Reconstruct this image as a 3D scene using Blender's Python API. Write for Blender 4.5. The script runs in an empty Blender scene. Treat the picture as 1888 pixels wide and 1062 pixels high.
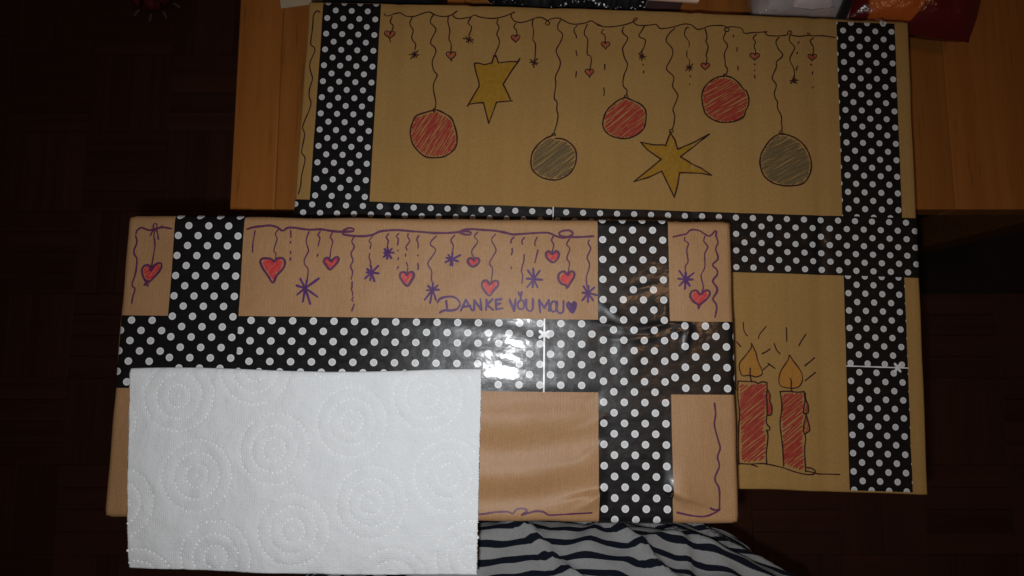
import bpy, bmesh, math, random
from mathutils import Vector, noise
random.seed(7)
R = math.radians
scn = bpy.context.scene
col = scn.collection

# ------------------------------------------------------------------ camera
FLOOR_Z, TABLE_Z, CARTON_TOP, PARCEL_TOP, CAM_Z = 0.0, 0.740, 0.840, 0.918, 1.318
cam = bpy.data.cameras.new('camera')
cam.sensor_width = 36.0
cam.lens = 36.0 * 1063.0 / 1888.0
cam.clip_start, cam.clip_end = 0.01, 50.0
cam_o = bpy.data.objects.new('camera', cam)
cam_o.location = (0, 0, CAM_Z)
cam_o.rotation_euler = (R(6.0), 0, 0)          # held almost straight down, leaning 6 degrees forward
col.objects.link(cam_o)
scn.camera = cam_o

# ------------------------------------------------------------------ world: a dark room at night
world = bpy.data.worlds.new('World')
scn.world = world
world.use_nodes = True
bg = world.node_tree.nodes['Background']
bg.inputs[0].default_value = (1.0, 0.78, 0.6, 1)
bg.inputs[1].default_value = 0.022

# ------------------------------------------------------------------ lamps: the phone's flash and an unseen warm light added for copper reflections
fl = bpy.data.lights.new('phone_flash', 'SPOT')
fl.energy = 6.6
fl.color = (0.95, 0.975, 1.0)
fl.shadow_soft_size = 0.0045
fl.spot_size = R(134)
fl.spot_blend = 1.0
flash = bpy.data.objects.new('phone_flash', fl)
flash.location = (-0.009, -0.017, CAM_Z)
flash.rotation_euler = (R(-1.0), R(-3.0), 0)
col.objects.link(flash)
la = bpy.data.lights.new('added_warm_light', 'AREA')
la.shape = 'DISK'
la.size = 0.22
la.energy = 1.5
la.color = (1.0, 0.50, 0.22)
lamp = bpy.data.objects.new('added_warm_light', la)
lamp.location = (0.53, 0.11, PARCEL_TOP + 1.55)
lamp.rotation_euler = (0, R(15), 0)
col.objects.link(lamp)

scn.render.engine = 'CYCLES'
scn.view_settings.view_transform = 'Standard'
scn.view_settings.look = 'None'
scn.view_settings.gamma = 1.0
scn.view_settings.exposure = 0.0
scn.view_settings.use_curve_mapping = False
scn.cycles.transparent_max_bounces = 32

# ------------------------------------------------------------------ material helpers
class NT:
    def __init__(s, name):
        s.m = bpy.data.materials.new(name); s.m.use_nodes = True
        s.t = s.m.node_tree; s.b = s.t.nodes['Principled BSDF']
    def n(s, typ, **k):
        nd = s.t.nodes.new(typ)
        for a, v in k.items():
            if a.startswith('i_'):
                key = a[2:]; key = int(key) if key.isdigit() else key.replace('_', ' ')
                nd.inputs[key].default_value = v
            else: setattr(nd, a, v)
        return nd
    def l(s, a, b): s.t.links.new(a, b)
    def math(s, op, a, b=None, clamp=False):
        nd = s.n('ShaderNodeMath', operation=op, use_clamp=clamp)
        for i, v in enumerate((a, b)):
            if v is None: continue
            if hasattr(v, 'is_linked'): s.l(v, nd.inputs[i])
            else: nd.inputs[i].default_value = v
        return nd.outputs[0]
    def noise(s, vec, scale, detail=3, rough=0.55, mapscale=None, out='Fac'):
        if mapscale:
            mp = s.n('ShaderNodeMapping'); mp.inputs['Scale'].default_value = mapscale
            s.l(vec, mp.inputs['Vector']); vec = mp.outputs[0]
        nd = s.n('ShaderNodeTexNoise', i_Scale=scale, i_Detail=detail, i_Roughness=rough)
        s.l(vec, nd.inputs['Vector']); return nd.outputs[out]
    def ramp(s, fac, stops):
        nd = s.n('ShaderNodeValToRGB'); e = nd.color_ramp.elements
        while len(e) < len(stops): e.new(0.5)
        for el, (p, c) in zip(e, stops):
            el.position = p; el.color = (*c, 1) if len(c) == 3 else c
        s.l(fac, nd.inputs[0]); return nd.outputs[0]
    def mix(s, fac, a, b, mode='MIX'):
        nd = s.n('ShaderNodeMix', data_type='RGBA', blend_type=mode)
        for i, v in ((0, fac), (6, a), (7, b)):
            if hasattr(v, 'is_linked'): s.l(v, nd.inputs[i])
            else: nd.inputs[i].default_value = v if i == 0 else (*v, 1)
        return nd.outputs[2]
    def bump(s, h, strength, dist, prev=None):
        nd = s.n('ShaderNodeBump', i_Strength=strength, i_Distance=dist)
        s.l(h, nd.inputs['Height'])
        if prev is not None: s.l(prev, nd.inputs['Normal'])
        return nd.outputs[0]
    def obj(s): return s.n('ShaderNodeTexCoord').outputs['Object']
    def set(s, **k):
        for a, v in k.items():
            key = a.replace('_', ' ')
            if hasattr(v, 'is_linked'): s.l(v, s.b.inputs[key])
            else: s.b.inputs[key].default_value = (*v, 1) if isinstance(v, tuple) and len(v) == 3 else v
        return s.m

def mat_kraft():
    t = NT('brown_kraft_paper'); o = t.obj()
    rib = t.noise(o, 1.0, 2, 0.6, (1500, 90, 90))
    rib2 = t.noise(o, 1.0, 2, 0.6, (420, 10, 10))
    fib = t.noise(o, 900, 4, 0.7)
    blot = t.noise(o, 22, 4, 0.6)
    c = t.ramp(fib, [(0.3, (0.252, 0.138, 0.063)), (0.7, (0.332, 0.188, 0.089))])
    c = t.mix(t.ramp(rib, [(0.35, (0.0,)*3), (0.62, (0.30,)*3)]), c, (0.208, 0.109, 0.047))
    c = t.mix(t.ramp(rib2, [(0.4, (0.0,)*3), (0.7, (0.07,)*3)]), c, (0.208, 0.109, 0.047))
    wv = t.n('ShaderNodeTexWave', wave_type='BANDS', bands_direction='X', i_Scale=150.0, i_Distortion=2.2, i_Detail=2.0); t.l(o, wv.inputs['Vector'])
    c = t.mix(t.ramp(wv.outputs['Fac'], [(0.45, (0.0,)*3), (0.95, (0.13,)*3)]), c, (0.200, 0.100, 0.040))
    spk = t.noise(o, 1500, 2, 0.5)
    c = t.mix(t.ramp(spk, [(0.60, (0.0,)*3), (0.72, (0.35,)*3)]), c, (0.43, 0.25, 0.12))
    c = t.mix(t.ramp(blot, [(0.45, (0.0,)*3), (0.75, (0.35,)*3)]), c, (0.222, 0.118, 0.052))
    b = t.bump(rib, 0.35, 0.0004); b = t.bump(fib, 0.25, 0.0003, b)
    b = t.bump(t.noise(o, 55, 3), 0.35, 0.0016, b)
    return t.set(Base_Color=c, Roughness=0.48, Specular_IOR_Level=0.24, Normal=b)

def mat_cardboard():
    t = NT('brown_corrugated_cardboard'); o = t.obj()
    fib = t.noise(o, 420, 5, 0.7)
    flute = t.noise(o, 1.0, 1, 0.5, (150, 3, 3))
    blot = t.noise(o, 10, 4, 0.6)
    c = t.ramp(fib, [(0.3, (0.264, 0.150, 0.046)), (0.72, (0.325, 0.191, 0.063))])
    c = t.mix(t.ramp(flute, [(0.42, (0.0,)*3), (0.66, (0.25,)*3)]), c, (0.246, 0.136, 0.040))
    c = t.mix(t.ramp(blot, [(0.42, (0.0,)*3), (0.7, (0.5,)*3)]), c, (0.244, 0.135, 0.040))
    sp = t.n('ShaderNodeTexVoronoi', i_Scale=160.0); t.l(o, sp.inputs['Vector'])
    c = t.mix(t.ramp(sp.outputs['Distance'], [(0.045, (0.55,)*3), (0.075, (0,)*3)]), c, (0.12, 0.068, 0.03))
    b = t.bump(flute, 0.5, 0.0006); b = t.bump(fib, 0.3, 0.0003, b)
    return t.set(Base_Color=c, Roughness=0.7, Specular_IOR_Level=0.12, Normal=b)

def mat_tape(name, strong):
    t = NT(name)
    uv = t.n('ShaderNodeTexCoord').outputs['UV']
    def lattice(shift):
        a = t.n('ShaderNodeVectorMath', operation='ADD'); t.l(uv, a.inputs[0]); a.inputs[1].default_value = (shift, shift, 0)
        f = t.n('ShaderNodeVectorMath', operation='FRACTION'); t.l(a.outputs[0], f.inputs[0])
        s_ = t.n('ShaderNodeVectorMath', operation='SUBTRACT'); t.l(f.outputs[0], s_.inputs[0]); s_.inputs[1].default_value = (0.5, 0.5, 0)
        m = t.n('ShaderNodeVectorMath', operation='MULTIPLY'); t.l(s_.outputs[0], m.inputs[0]); m.inputs[1].default_value = (1, 1, 0)
        ln = t.n('ShaderNodeVectorMath', operation='LENGTH'); t.l(m.outputs[0], ln.inputs[0]); return ln.outputs['Value']
    d = t.math('MINIMUM', lattice(0.5), lattice(0.0))
    o = t.obj()
    fine = t.noise(o, 260, 4, 0.65)
    white = t.ramp(d, [(0.0, (0.43, 0.435, 0.445)), (0.125, (0.46, 0.465, 0.475)), (0.142, (0.60, 0.605, 0.61)), (0.17, (0.60, 0.605, 0.61))])
    white = t.mix(t.ramp(fine, [(0.35, (0.0,)*3), (0.7, (0.22,)*3)]), white, (0.34, 0.34, 0.34))
    c = t.mix(t.ramp(d, [(0.168, (1,)*3), (0.182, (0,)*3)]), (0.0055, 0.0050, 0.0052), white)
    big = t.noise(o, 60, 3, 0.55)
    mid = t.noise(o, 1.0, 4, 0.62, (110, 300, 200))
    b = t.bump(big, 0.20, 0.0020); b = t.bump(mid, 0.11, 0.0004, b); b = t.bump(fine, 0.10, 0.0002, b)
    ro = t.ramp(mid, [(0.3, (0.30,)*3), (0.7, (0.42,)*3)])
    return t.set(Base_Color=c, Roughness=ro, Specular_IOR_Level=0.26, Normal=b, Coat_Weight=0.28, Coat_Roughness=0.12, Coat_Normal=b)

def mat_ink(name, color, color2, alpha, rough=0.45):
    t = NT(name); o = t.obj()
    f = t.noise(o, 260, 3, 0.6)
    c = t.ramp(f, [(0.35, color), (0.68, color2)])
    a = t.ramp(t.noise(o, 700, 3, 0.7), [(0.3, (alpha - 0.16,)*3), (0.6, (min(1, alpha + 0.1),)*3)])
    return t.set(Base_Color=c, Roughness=rough, Specular_IOR_Level=0.25, Alpha=a)

def mat_simple(name, color, rough=0.5, spec=0.4, var=0.12, scale=60, bump=0.0, **k):
    t = NT(name); o = t.obj()
    f = t.noise(o, scale, 4, 0.6)
    c = t.ramp(f, [(0.3, tuple(x*(1-var) for x in color)), (0.7, tuple(min(1, x*(1+var)) for x in color))])
    kw = dict(Base_Color=c, Roughness=rough, Specular_IOR_Level=spec)
    if bump: kw['Normal'] = t.bump(f, bump, 0.002)
    kw.update(k); return t.set(**kw)

def mat_wood(name, ca, cb, rough=0.38, scale=1.0, axis=1, bumpy=0.15):
    t = NT(name); oi = t.n('ShaderNodeObjectInfo')
    o = t.n('ShaderNodeTexCoord').outputs['Object']
    ad = t.n('ShaderNodeVectorMath', operation='MULTIPLY_ADD')
    cb_ = t.n('ShaderNodeCombineXYZ')
    for i in range(3): t.l(oi.outputs['Random'], cb_.inputs[i])
    t.l(cb_.outputs[0], ad.inputs[0]); ad.inputs[1].default_value = (7, 3, 5); t.l(o, ad.inputs[2])
    sc = [60*scale, 60*scale, 60*scale]; sc[axis] = 2.2*scale
    g = t.noise(ad.outputs[0], 1.0, 5, 0.62, tuple(sc))
    sc2 = [500*scale]*3; sc2[axis] = 22*scale
    p = t.noise(ad.outputs[0], 1.0, 2, 0.5, tuple(sc2))
    c = t.ramp(g, [(0.3, ca), (0.7, cb)])
    c = t.mix(t.ramp(p, [(0.62, (0,)*3), (0.74, (0.55,)*3)]), c, tuple(x*0.45 for x in ca))
    hv = t.n('ShaderNodeHueSaturation'); t.l(c, hv.inputs['Color'])
    t.l(t.math('ADD', t.math('MULTIPLY', oi.outputs['Random'], 0.34), 0.83), hv.inputs['Value'])
    return t.set(Base_Color=hv.outputs[0], Roughness=rough, Specular_IOR_Level=0.4, Normal=t.bump(g, bumpy, 0.001))

M = dict(
    kraft=mat_kraft(), card=mat_cardboard(), tape=mat_tape('polka_dot_packing_tape', True),
    pen=mat_ink('dark_pen_ink', (0.022, 0.006, 0.007), (0.040, 0.010, 0.010), 0.93),
    marker=mat_ink('purple_marker_ink', (0.066, 0.015, 0.050), (0.098, 0.026, 0.066), 0.86),
    marker2=mat_ink('violet_marker_ink', (0.050, 0.012, 0.085), (0.080, 0.022, 0.110), 0.84),
    red=mat_ink('red_marker_ink', (0.290, 0.026, 0.022), (0.350, 0.048, 0.036), 0.74),
    redfill=mat_ink('bright_red_ink', (0.400, 0.022, 0.028), (0.470, 0.042, 0.048), 0.84),
    grey=mat_ink('grey_pencil', (0.118, 0.088, 0.042), (0.150, 0.112, 0.054), 0.55, 0.6),
    mustard=mat_ink('mustard_pencil', (0.300, 0.150, 0.008), (0.345, 0.185, 0.014), 0.72, 0.6),
    orange=mat_ink('orange_pencil', (0.400, 0.160, 0.020), (0.460, 0.200, 0.030), 0.62, 0.6),
    white_print=mat_simple('white_print', (0.58, 0.58, 0.59), 0.3, 0.5, 0.05),
)

# ------------------------------------------------------------------ object helpers
def tag(o, label=None, cat=None, group=None, kind=None):
    for k, v in (('label', label), ('category', cat), ('group', group), ('kind', kind)):
        if v: o[k] = v
    return o
def empty(name, loc, rz=0.0):
    o = bpy.data.objects.new(name, None); o.location = loc; o.rotation_euler = (0, 0, rz)
    o.empty_display_size = 0.02; col.objects.link(o); return o
def mesh(name, verts, faces, mat, parent=None, smooth=False, uvs=None):
    me = bpy.data.meshes.new(name); me.from_pydata(verts, [], faces)
    if uvs:
        ul = me.uv_layers.new(name='UVMap')
        for lp in me.loops: ul.data[lp.index].uv = uvs[lp.vertex_index]
    me.materials.append(mat)
    if smooth: me.polygons.foreach_set('use_smooth', [True]*len(me.polygons))
    me.update()
    o = bpy.data.objects.new(name, me); col.objects.link(o)
    if parent: o.parent = parent
    return o
def from_bm(name, bm, mat, parent=None, smooth=False):
    me = bpy.data.meshes.new(name); bm.to_mesh(me); bm.free(); me.materials.append(mat)
    if smooth: me.polygons.foreach_set('use_smooth', [True]*len(me.polygons))
    o = bpy.data.objects.new(name, me); col.objects.link(o)
    if parent: o.parent = parent
    return o
def box_bm(x0, x1, y0, y1, z0, z1, bev=0.0, seg=2):
    bm = bmesh.new(); bmesh.ops.create_cube(bm, size=1)
    for v in bm.verts:
        v.co = (x0 + (v.co.x+.5)*(x1-x0), y0 + (v.co.y+.5)*(y1-y0), z0 + (v.co.z+.5)*(z1-z0))
    if bev: bmesh.ops.bevel(bm, geom=bm.edges[:], offset=bev, segments=seg, affect='EDGES', profile=0.5)
    return bm

def catmull(pts, step=0.0012, sharp=False):
    if len(pts) < 3 or sharp:
        out = []
        for a, b in zip(pts, pts[1:]):
            n = max(1, int(math.dist(a, b)/step))
            out += [(a[0]+(b[0]-a[0])*i/n, a[1]+(b[1]-a[1])*i/n) for i in range(n)]
        return out + [pts[-1]]
    closed = math.dist(pts[0], pts[-1]) < 1e-6
    P = ([pts[-2]] if closed else [pts[0]]) + list(pts) + ([pts[1]] if closed else [pts[-1]])
    out = []
    for i in range(1, len(P)-2):
        p0, p1, p2, p3 = P[i-1:i+3]
        n = max(1, int(math.dist(p1, p2)/step))
        for k in range(n):
            t = k/n; q = []
            for d in (0, 1):
                q.append(0.5*(2*p1[d] + (p2[d]-p0[d])*t + (2*p0[d]-5*p1[d]+4*p2[d]-p3[d])*t*t + (3*p1[d]-p0[d]-3*p2[d]+p3[d])*t**3))
            out.append(tuple(q))
    return out + [pts[-1]]

class Ink:
    """strokes of ink lying on a surface h(x, y); one mesh"""
    def __init__(s, h, off): s.h = h; s.off = off; s.v = []; s.f = []; s.k = 0
    def stroke(s, pts, w, taper=0.5, seed=None):
        n = len(pts)
        if n < 2: return s
        sd = random.random()*50 if seed is None else seed
        # round caps
        def ext(a, b, d):
            L = math.dist(a, b) or 1e-9
            return (a[0]+(a[0]-b[0])/L*d, a[1]+(a[1]-b[1])/L*d)
        pts = [ext(pts[0], pts[1], w*.45)] + list(pts) + [ext(pts[-1], pts[-2], w*.45)]
        n += 2; base = len(s.v)
        s.k += 1
        for i, p in enumerate(pts):
            a = pts[max(0, i-1)]; b = pts[min(n-1, i+1)]
            dx, dy = b[0]-a[0], b[1]-a[1]; L = math.hypot(dx, dy) or 1e-9
            ww = w*(0.86 + 0.30*noise.noise((i*0.21, sd, 0)))
            if i in (0, n-1): ww *= 0.35
            nx, ny = -dy/L*ww/2, dx/L*ww/2
            z = s.off + (s.k % 12)*1.2e-5 + i*6e-7
            for sg in (1, -1):
                x, y = p[0]+sg*nx, p[1]+sg*ny
                s.v.append((x, y, s.h(x, y)+z))
        for i in range(n-1):
            a = base+2*i; s.f.append((a+1, a, a+2, a+3))
        return s
    def line(s, mm, w, sharp=False):
        return s.stroke(catmull([(x/1000, y/1000) for x, y in mm], 0.0012, sharp), w/1000)
    def hatch(s, mm, ang, spacing, w, ragged=0.6, gap=0.0):
        poly = [(x/1000, y/1000) for x, y in mm]
        ca, sa = math.cos(R(ang)), math.sin(R(ang))
        rot = [(x*ca+y*sa, -x*sa+y*ca) for x, y in poly]
        y0, y1 = min(p[1] for p in rot), max(p[1] for p in rot)
        y = y0 + spacing/1000*0.6
        while y < y1:
            xs = []
            for a, b in zip(rot, rot[1:]+rot[:1]):
                if (a[1] > y) != (b[1] > y): xs.append(a[0]+(y-a[1])*(b[0]-a[0])/(b[1]-a[1]))
            xs.sort()
            for a, b in zip(xs[::2], xs[1::2]):
                if b-a < w/1000*0.9: continue
                a += random.uniform(0.2, 1)*ragged/1000; b -= random.uniform(0.2, 1)*ragged/1000
                segs = [(a, b)]
                if gap and b-a > 0.012 and random.random() < gap:
                    c_ = random.uniform(a+.004, b-.004); segs = [(a, c_-.0004), (c_+.0008, b)]
                for a_, b_ in segs:
                    if b_-a_ < w/1000*0.6: continue
                    sl = random.uniform(-.05, .05); bow = random.uniform(-.5, .5)/1000
                    n = max(2, int((b_-a_)/.002)); pts = []
                    for i in range(n+1):
                        t = i/n; x = a_+(b_-a_)*t; yy = y + sl*(x-(a_+b_)/2) + bow*4*t*(1-t)
                        pts.append((x*ca-yy*sa, x*sa+yy*ca))
                    s.stroke(pts, w/1000*random.uniform(.8, 1.2))
            y += spacing/1000*random.uniform(.7, 1.3)
        return s
    def build(s, name, mat, parent): return mesh(name, s.v, s.f, mat, parent)

CARTON_INK = [
 ('string', [[(-252.6, 191.5),(-254.0, 192.8),(-256.3, 192.1),(-258.2, 187.9),(-258.1, 178.4),(-258.9, 164.3),(-258.3, 161.1),(-255.5, 159.1),(-254.8, 156.0),(-257.0, 149.4),(-258.4, 143.7),(-257.5, 138.2),(-255.2, 130.8),(-256.9, 122.4),(-257.0, 115.1),(-254.9, 108.7),(-256.4, 101.3),(-259.3, 93.0),(-260.6, 86.6),(-258.6, 80.3),(-260.1, 66.7),(-259.6, 63.7),(-256.9, 60.5),(-256.9, 55.1),(-258.6, 44.3),(-258.8, 35.4),(-260.2, 28.6)]], {}),
 ('garland', [[(-196.3, 192.2),(-195.4, 190.6),(-192.6, 190.2),(-187.1, 192.6),(-182.4, 193.8),(-178.6, 191.1),(-174.7, 190.2),(-169.1, 190.7),(-162.5, 193.6),(-157.0, 195.0),(-153.5, 193.5),(-149.0, 191.7),(-143.3, 191.3),(-137.8, 192.6),(-132.4, 196.6)], [(-132.4, 196.6),(-135.4, 194.5),(-135.8, 192.1),(-132.1, 189.7),(-126.5, 189.8),(-120.9, 191.6),(-117.1, 193.9),(-113.1, 192.0),(-105.2, 190.8),(-97.4, 191.2),(-89.6, 193.5),(-81.9, 197.3)], [(-81.9, 197.3),(-84.8, 195.5),(-84.6, 192.5),(-81.6, 188.7),(-76.0, 187.9),(-69.4, 189.7),(-63.8, 192.3),(-58.3, 193.2),(-54.9, 191.7),(-50.9, 188.8),(-51.4, 186.8),(-53.4, 186.5),(-54.8, 188.1),(-52.6, 190.8),(-48.2, 192.7),(-42.6, 192.9),(-38.0, 190.4),(-32.4, 188.0),(-26.8, 187.8),(-20.1, 189.0),(-14.6, 191.2),(-11.2, 189.3),(-5.5, 186.5),(-9.8, 187.8),(-4.5, 186.2),(0.9, 186.1),(8.0, 187.0),(16.1, 188.9),(21.9, 191.2),(25.4, 193.8),(25.7, 194.7),(23.2, 194.4),(21.9, 192.4),(22.8, 190.1),(25.9, 188.1),(30.4, 187.8),(36.6, 188.8),(42.4, 189.6),(43.8, 187.7),(46.0, 185.9),(51.0, 186.3),(58.1, 187.9),(63.5, 190.0),(68.8, 191.3),(73.3, 190.5),(76.4, 187.1),(78.6, 185.7),(82.2, 186.8),(87.6, 189.3),(93.8, 190.4),(100.1, 190.4),(104.1, 189.1),(106.2, 187.0),(105.0, 185.1),(102.7, 185.2),(102.0, 186.9),(104.1, 188.7),(108.1, 189.6),(113.5, 189.4),(117.5, 187.9),(118.8, 184.4),(122.4, 183.8),(123.0, 184.3),(128.3, 184.9),(138.9, 186.0)], [(138.9, 186.0),(137.5, 184.7),(139.9, 182.7),(145.2, 182.4),(151.5, 182.8),(157.3, 184.1),(157.3, 186.0),(158.3, 187.5),(160.1, 187.5),(160.9, 186.1),(159.1, 184.5),(161.3, 183.4),(167.5, 182.7),(172.0, 183.5),(176.9, 184.8),(176.5, 186.4),(174.3, 186.2),(175.6, 184.5),(180.0, 184.0),(187.2, 183.9),(198.3, 182.6)]], {'w': 1.3}),
 ('heart', [[(-190.4, 174.7),(-190.4, 175.0),(-189.9, 175.8),(-188.9, 176.4),(-187.5, 176.4),(-186.3, 175.7),(-185.7, 174.6),(-186.1, 173.3),(-187.3, 172.1),(-188.6, 171.0),(-189.6, 170.1),(-190.1, 169.4),(-190.1, 169.1),(-190.2, 169.4),(-190.8, 170.1),(-191.9, 170.9),(-193.3, 171.9),(-194.6, 173.0),(-195.1, 174.3),(-194.7, 175.4),(-193.6, 176.2),(-192.2, 176.3),(-191.1, 175.7),(-190.5, 175.0),(-190.4, 174.7)], [(-190.5, 169.5),(-189.3, 166.2)]], {}),
 ('heart', [[(-136.1, 157.0),(-136.0, 157.4),(-135.6, 158.2),(-134.7, 158.8),(-133.4, 158.8),(-132.3, 158.1),(-131.9, 156.9),(-132.2, 155.6),(-133.2, 154.3),(-134.4, 153.2),(-135.3, 152.2),(-135.8, 151.5),(-135.8, 151.2),(-135.9, 151.5),(-136.4, 152.2),(-137.4, 153.1),(-138.6, 154.1),(-139.7, 155.3),(-140.2, 156.6),(-139.9, 157.9),(-138.8, 158.7),(-137.6, 158.7),(-136.6, 158.1),(-136.1, 157.4),(-136.1, 157.0)], [(-136.2, 151.6),(-135.1, 150.4)]], {}),
 ('heart', [[(-80.4, 174.5),(-80.4, 174.8),(-80.0, 175.6),(-79.1, 176.2),(-77.9, 176.2),(-76.9, 175.5),(-76.5, 174.4),(-76.9, 173.2),(-77.8, 172.1),(-78.9, 171.0),(-79.8, 170.1),(-80.2, 169.4),(-80.3, 169.2),(-80.3, 169.4),(-80.8, 170.1),(-81.7, 170.9),(-82.9, 171.9),(-83.9, 173.0),(-84.3, 174.2),(-84.0, 175.3),(-83.0, 176.0),(-81.9, 176.1),(-80.9, 175.5),(-80.5, 174.8),(-80.4, 174.5)]], {}),
 ('heart', [[(-15.4, 145.3),(-15.4, 145.6),(-15.0, 146.4),(-14.1, 147.0),(-13.0, 147.0),(-12.1, 146.3),(-11.7, 145.2),(-12.0, 143.9),(-12.9, 142.8),(-14.0, 141.7),(-14.9, 140.8),(-15.3, 140.1),(-15.3, 139.9),(-15.4, 140.1),(-15.8, 140.8),(-16.7, 141.7),(-17.8, 142.6),(-18.8, 143.7),(-19.2, 144.9),(-18.8, 146.1),(-17.9, 146.9),(-16.8, 146.9),(-15.9, 146.4),(-15.5, 145.6),(-15.4, 145.3)], [(-15.7, 140.2),(-14.7, 139.3)]], {}),
 ('heart', [[(-1.8, 170.6),(-1.8, 170.9),(-1.4, 171.6),(-0.5, 172.1),(0.7, 172.1),(1.7, 171.5),(2.1, 170.5),(1.7, 169.4),(0.7, 168.4),(-0.4, 167.4),(-1.3, 166.6),(-1.7, 166.0),(-1.8, 165.7),(-1.8, 166.0),(-2.3, 166.5),(-3.2, 167.3),(-4.3, 168.2),(-5.3, 169.2),(-5.7, 170.3),(-5.4, 171.3),(-4.4, 172.0),(-3.2, 172.0),(-2.3, 171.6),(-1.9, 170.9),(-1.8, 170.6)], [(-2.1, 166.0),(-1.1, 165.4)]], {}),
 ('heart', [[(85.0, 154.1),(85.1, 154.4),(85.5, 155.0),(86.4, 155.6),(87.5, 155.6),(88.5, 155.0),(88.9, 154.0),(88.5, 152.8),(87.5, 151.8),(86.4, 150.8),(85.5, 150.0),(85.1, 149.4),(85.0, 149.1),(85.0, 149.4),(84.6, 149.9),(83.7, 150.7),(82.6, 151.6),(81.6, 152.6),(81.2, 153.7),(81.6, 154.8),(82.6, 155.4),(83.7, 155.5),(84.6, 155.0),(85.0, 154.4),(85.0, 154.1)]], {}),
 ('heart', [[(128.1, 164.4),(128.2, 164.7),(128.6, 165.4),(129.6, 165.9),(130.9, 165.9),(132.0, 165.3),(132.4, 164.3),(132.0, 163.2),(130.9, 162.1),(129.6, 161.1),(128.6, 160.3),(128.1, 159.7),(128.0, 159.4),(127.9, 159.6),(127.5, 160.2),(126.5, 161.0),(125.2, 161.9),(124.1, 162.9),(123.7, 164.0),(124.2, 165.1),(125.3, 165.8),(126.6, 165.8),(127.6, 165.3),(128.0, 164.7),(128.1, 164.4)]], {}),
 ('heart', [[(178.5, 165.6),(178.5, 165.8),(179.0, 166.5),(179.8, 167.0),(181.0, 167.0),(181.9, 166.4),(182.3, 165.5),(181.9, 164.4),(180.9, 163.4),(179.7, 162.5),(178.8, 161.8),(178.4, 161.2),(178.4, 161.0),(178.3, 161.2),(177.9, 161.7),(177.0, 162.5),(175.9, 163.3),(175.0, 164.2),(174.6, 165.2),(175.0, 166.2),(176.0, 166.8),(177.1, 166.9),(178.0, 166.4),(178.4, 165.8),(178.5, 165.6)]], {}),
 ('string', [[(-189.2, 189.8),(-190.6, 184.4),(-188.3, 182.2),(-187.8, 179.8),(-189.6, 175.0),(-190.6, 173.0)]], {}),
 ('string', [[(-171.7, 190.4),(-172.1, 188.0),(-173.3, 185.0),(-172.6, 181.5),(-170.1, 177.4),(-170.9, 170.3),(-167.3, 164.6),(-167.8, 159.9)]], {}),
 ('string', [[(-152.9, 192.7),(-155.0, 189.1),(-155.2, 185.0),(-151.3, 181.0),(-150.3, 178.0),(-153.6, 170.3),(-154.1, 165.6),(-150.4, 162.2),(-149.4, 158.1),(-151.6, 151.6),(-152.0, 146.9),(-150.0, 140.6),(-147.3, 137.2),(-150.0, 129.0),(-149.5, 122.1),(-147.3, 113.0),(-147.9, 106.3)]], {}),
 ('string', [[(-139.8, 192.0),(-140.1, 186.6),(-138.1, 178.4),(-138.5, 170.8),(-136.4, 166.1),(-136.3, 157.9)]], {}),
 ('string', [[(-120.1, 191.4),(-122.4, 186.0),(-119.3, 183.1),(-119.9, 179.0),(-121.2, 174.8)]], {}),
 ('string', [[(-96.3, 190.4),(-97.2, 186.8),(-95.1, 182.7),(-96.9, 176.2),(-95.1, 172.7),(-94.6, 166.9),(-97.9, 158.0)]], {}),
 ('string', [[(-80.7, 186.7),(-82.3, 183.7),(-79.7, 180.3),(-79.5, 175.0)]], {}),
 ('string', [[(-65.5, 190.7),(-66.2, 187.2),(-64.8, 179.5),(-65.2, 172.5),(-62.9, 167.9),(-63.0, 154.4)]], {}),
 ('string', [[(-41.2, 191.2),(-43.6, 187.3),(-43.5, 182.6),(-39.8, 178.6),(-40.1, 173.3),(-44.4, 164.3),(-44.0, 160.3),(-40.9, 153.3),(-41.5, 147.5),(-44.7, 139.3),(-44.3, 132.4),(-45.3, 120.2),(-42.8, 116.3),(-42.9, 109.4),(-41.7, 104.9),(-42.6, 96.9),(-45.1, 88.3)]], {}),
 ('string', [[(-18.1, 187.9),(-20.5, 180.9),(-19.9, 177.4),(-17.4, 174.0),(-17.6, 161.1),(-14.6, 158.8),(-13.9, 154.2),(-15.2, 146.0)]], {}),
 ('string', [[(-3.8, 183.6),(-5.7, 180.2),(-2.6, 178.6),(-2.0, 170.9)]], {}),
 ('string', [[(14.1, 186.8),(12.6, 183.2),(13.9, 179.9),(17.1, 177.2),(17.1, 174.4),(13.6, 168.2),(13.2, 165.3),(14.6, 158.8),(17.2, 153.3),(17.2, 149.6),(14.4, 141.2),(14.0, 132.8),(17.2, 128.8),(16.9, 124.6)]], {}),
 ('string', [[(31.7, 187.3),(29.5, 183.2),(26.9, 178.4),(28.2, 176.9),(31.8, 175.8),(32.9, 173.0),(31.0, 166.8),(28.8, 162.8)]], {}),
 ('string', [[(58.5, 186.5),(54.5, 182.6),(51.4, 177.8),(51.4, 174.0),(55.9, 168.5),(56.8, 163.0),(54.2, 156.3),(51.5, 151.1),(52.0, 147.9),(56.9, 143.4),(57.8, 139.7),(56.6, 134.2),(59.1, 129.6),(61.3, 125.5),(60.0, 120.4),(57.2, 113.9),(57.1, 111.8),(58.6, 107.1),(57.7, 98.7),(56.2, 94.6)]], {}),
 ('string', [[(70.9, 188.3),(68.8, 187.8),(67.2, 183.0),(67.5, 180.2),(71.0, 175.6),(71.0, 170.9),(69.3, 165.2),(69.7, 161.5),(71.5, 157.8),(71.5, 153.2)]], {}),
 ('string', [[(85.1, 186.9),(86.2, 182.6),(86.7, 178.4),(85.6, 175.6),(86.6, 173.7),(87.7, 170.0),(85.9, 162.9),(86.6, 160.2),(85.8, 154.1)]], {}),
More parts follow.
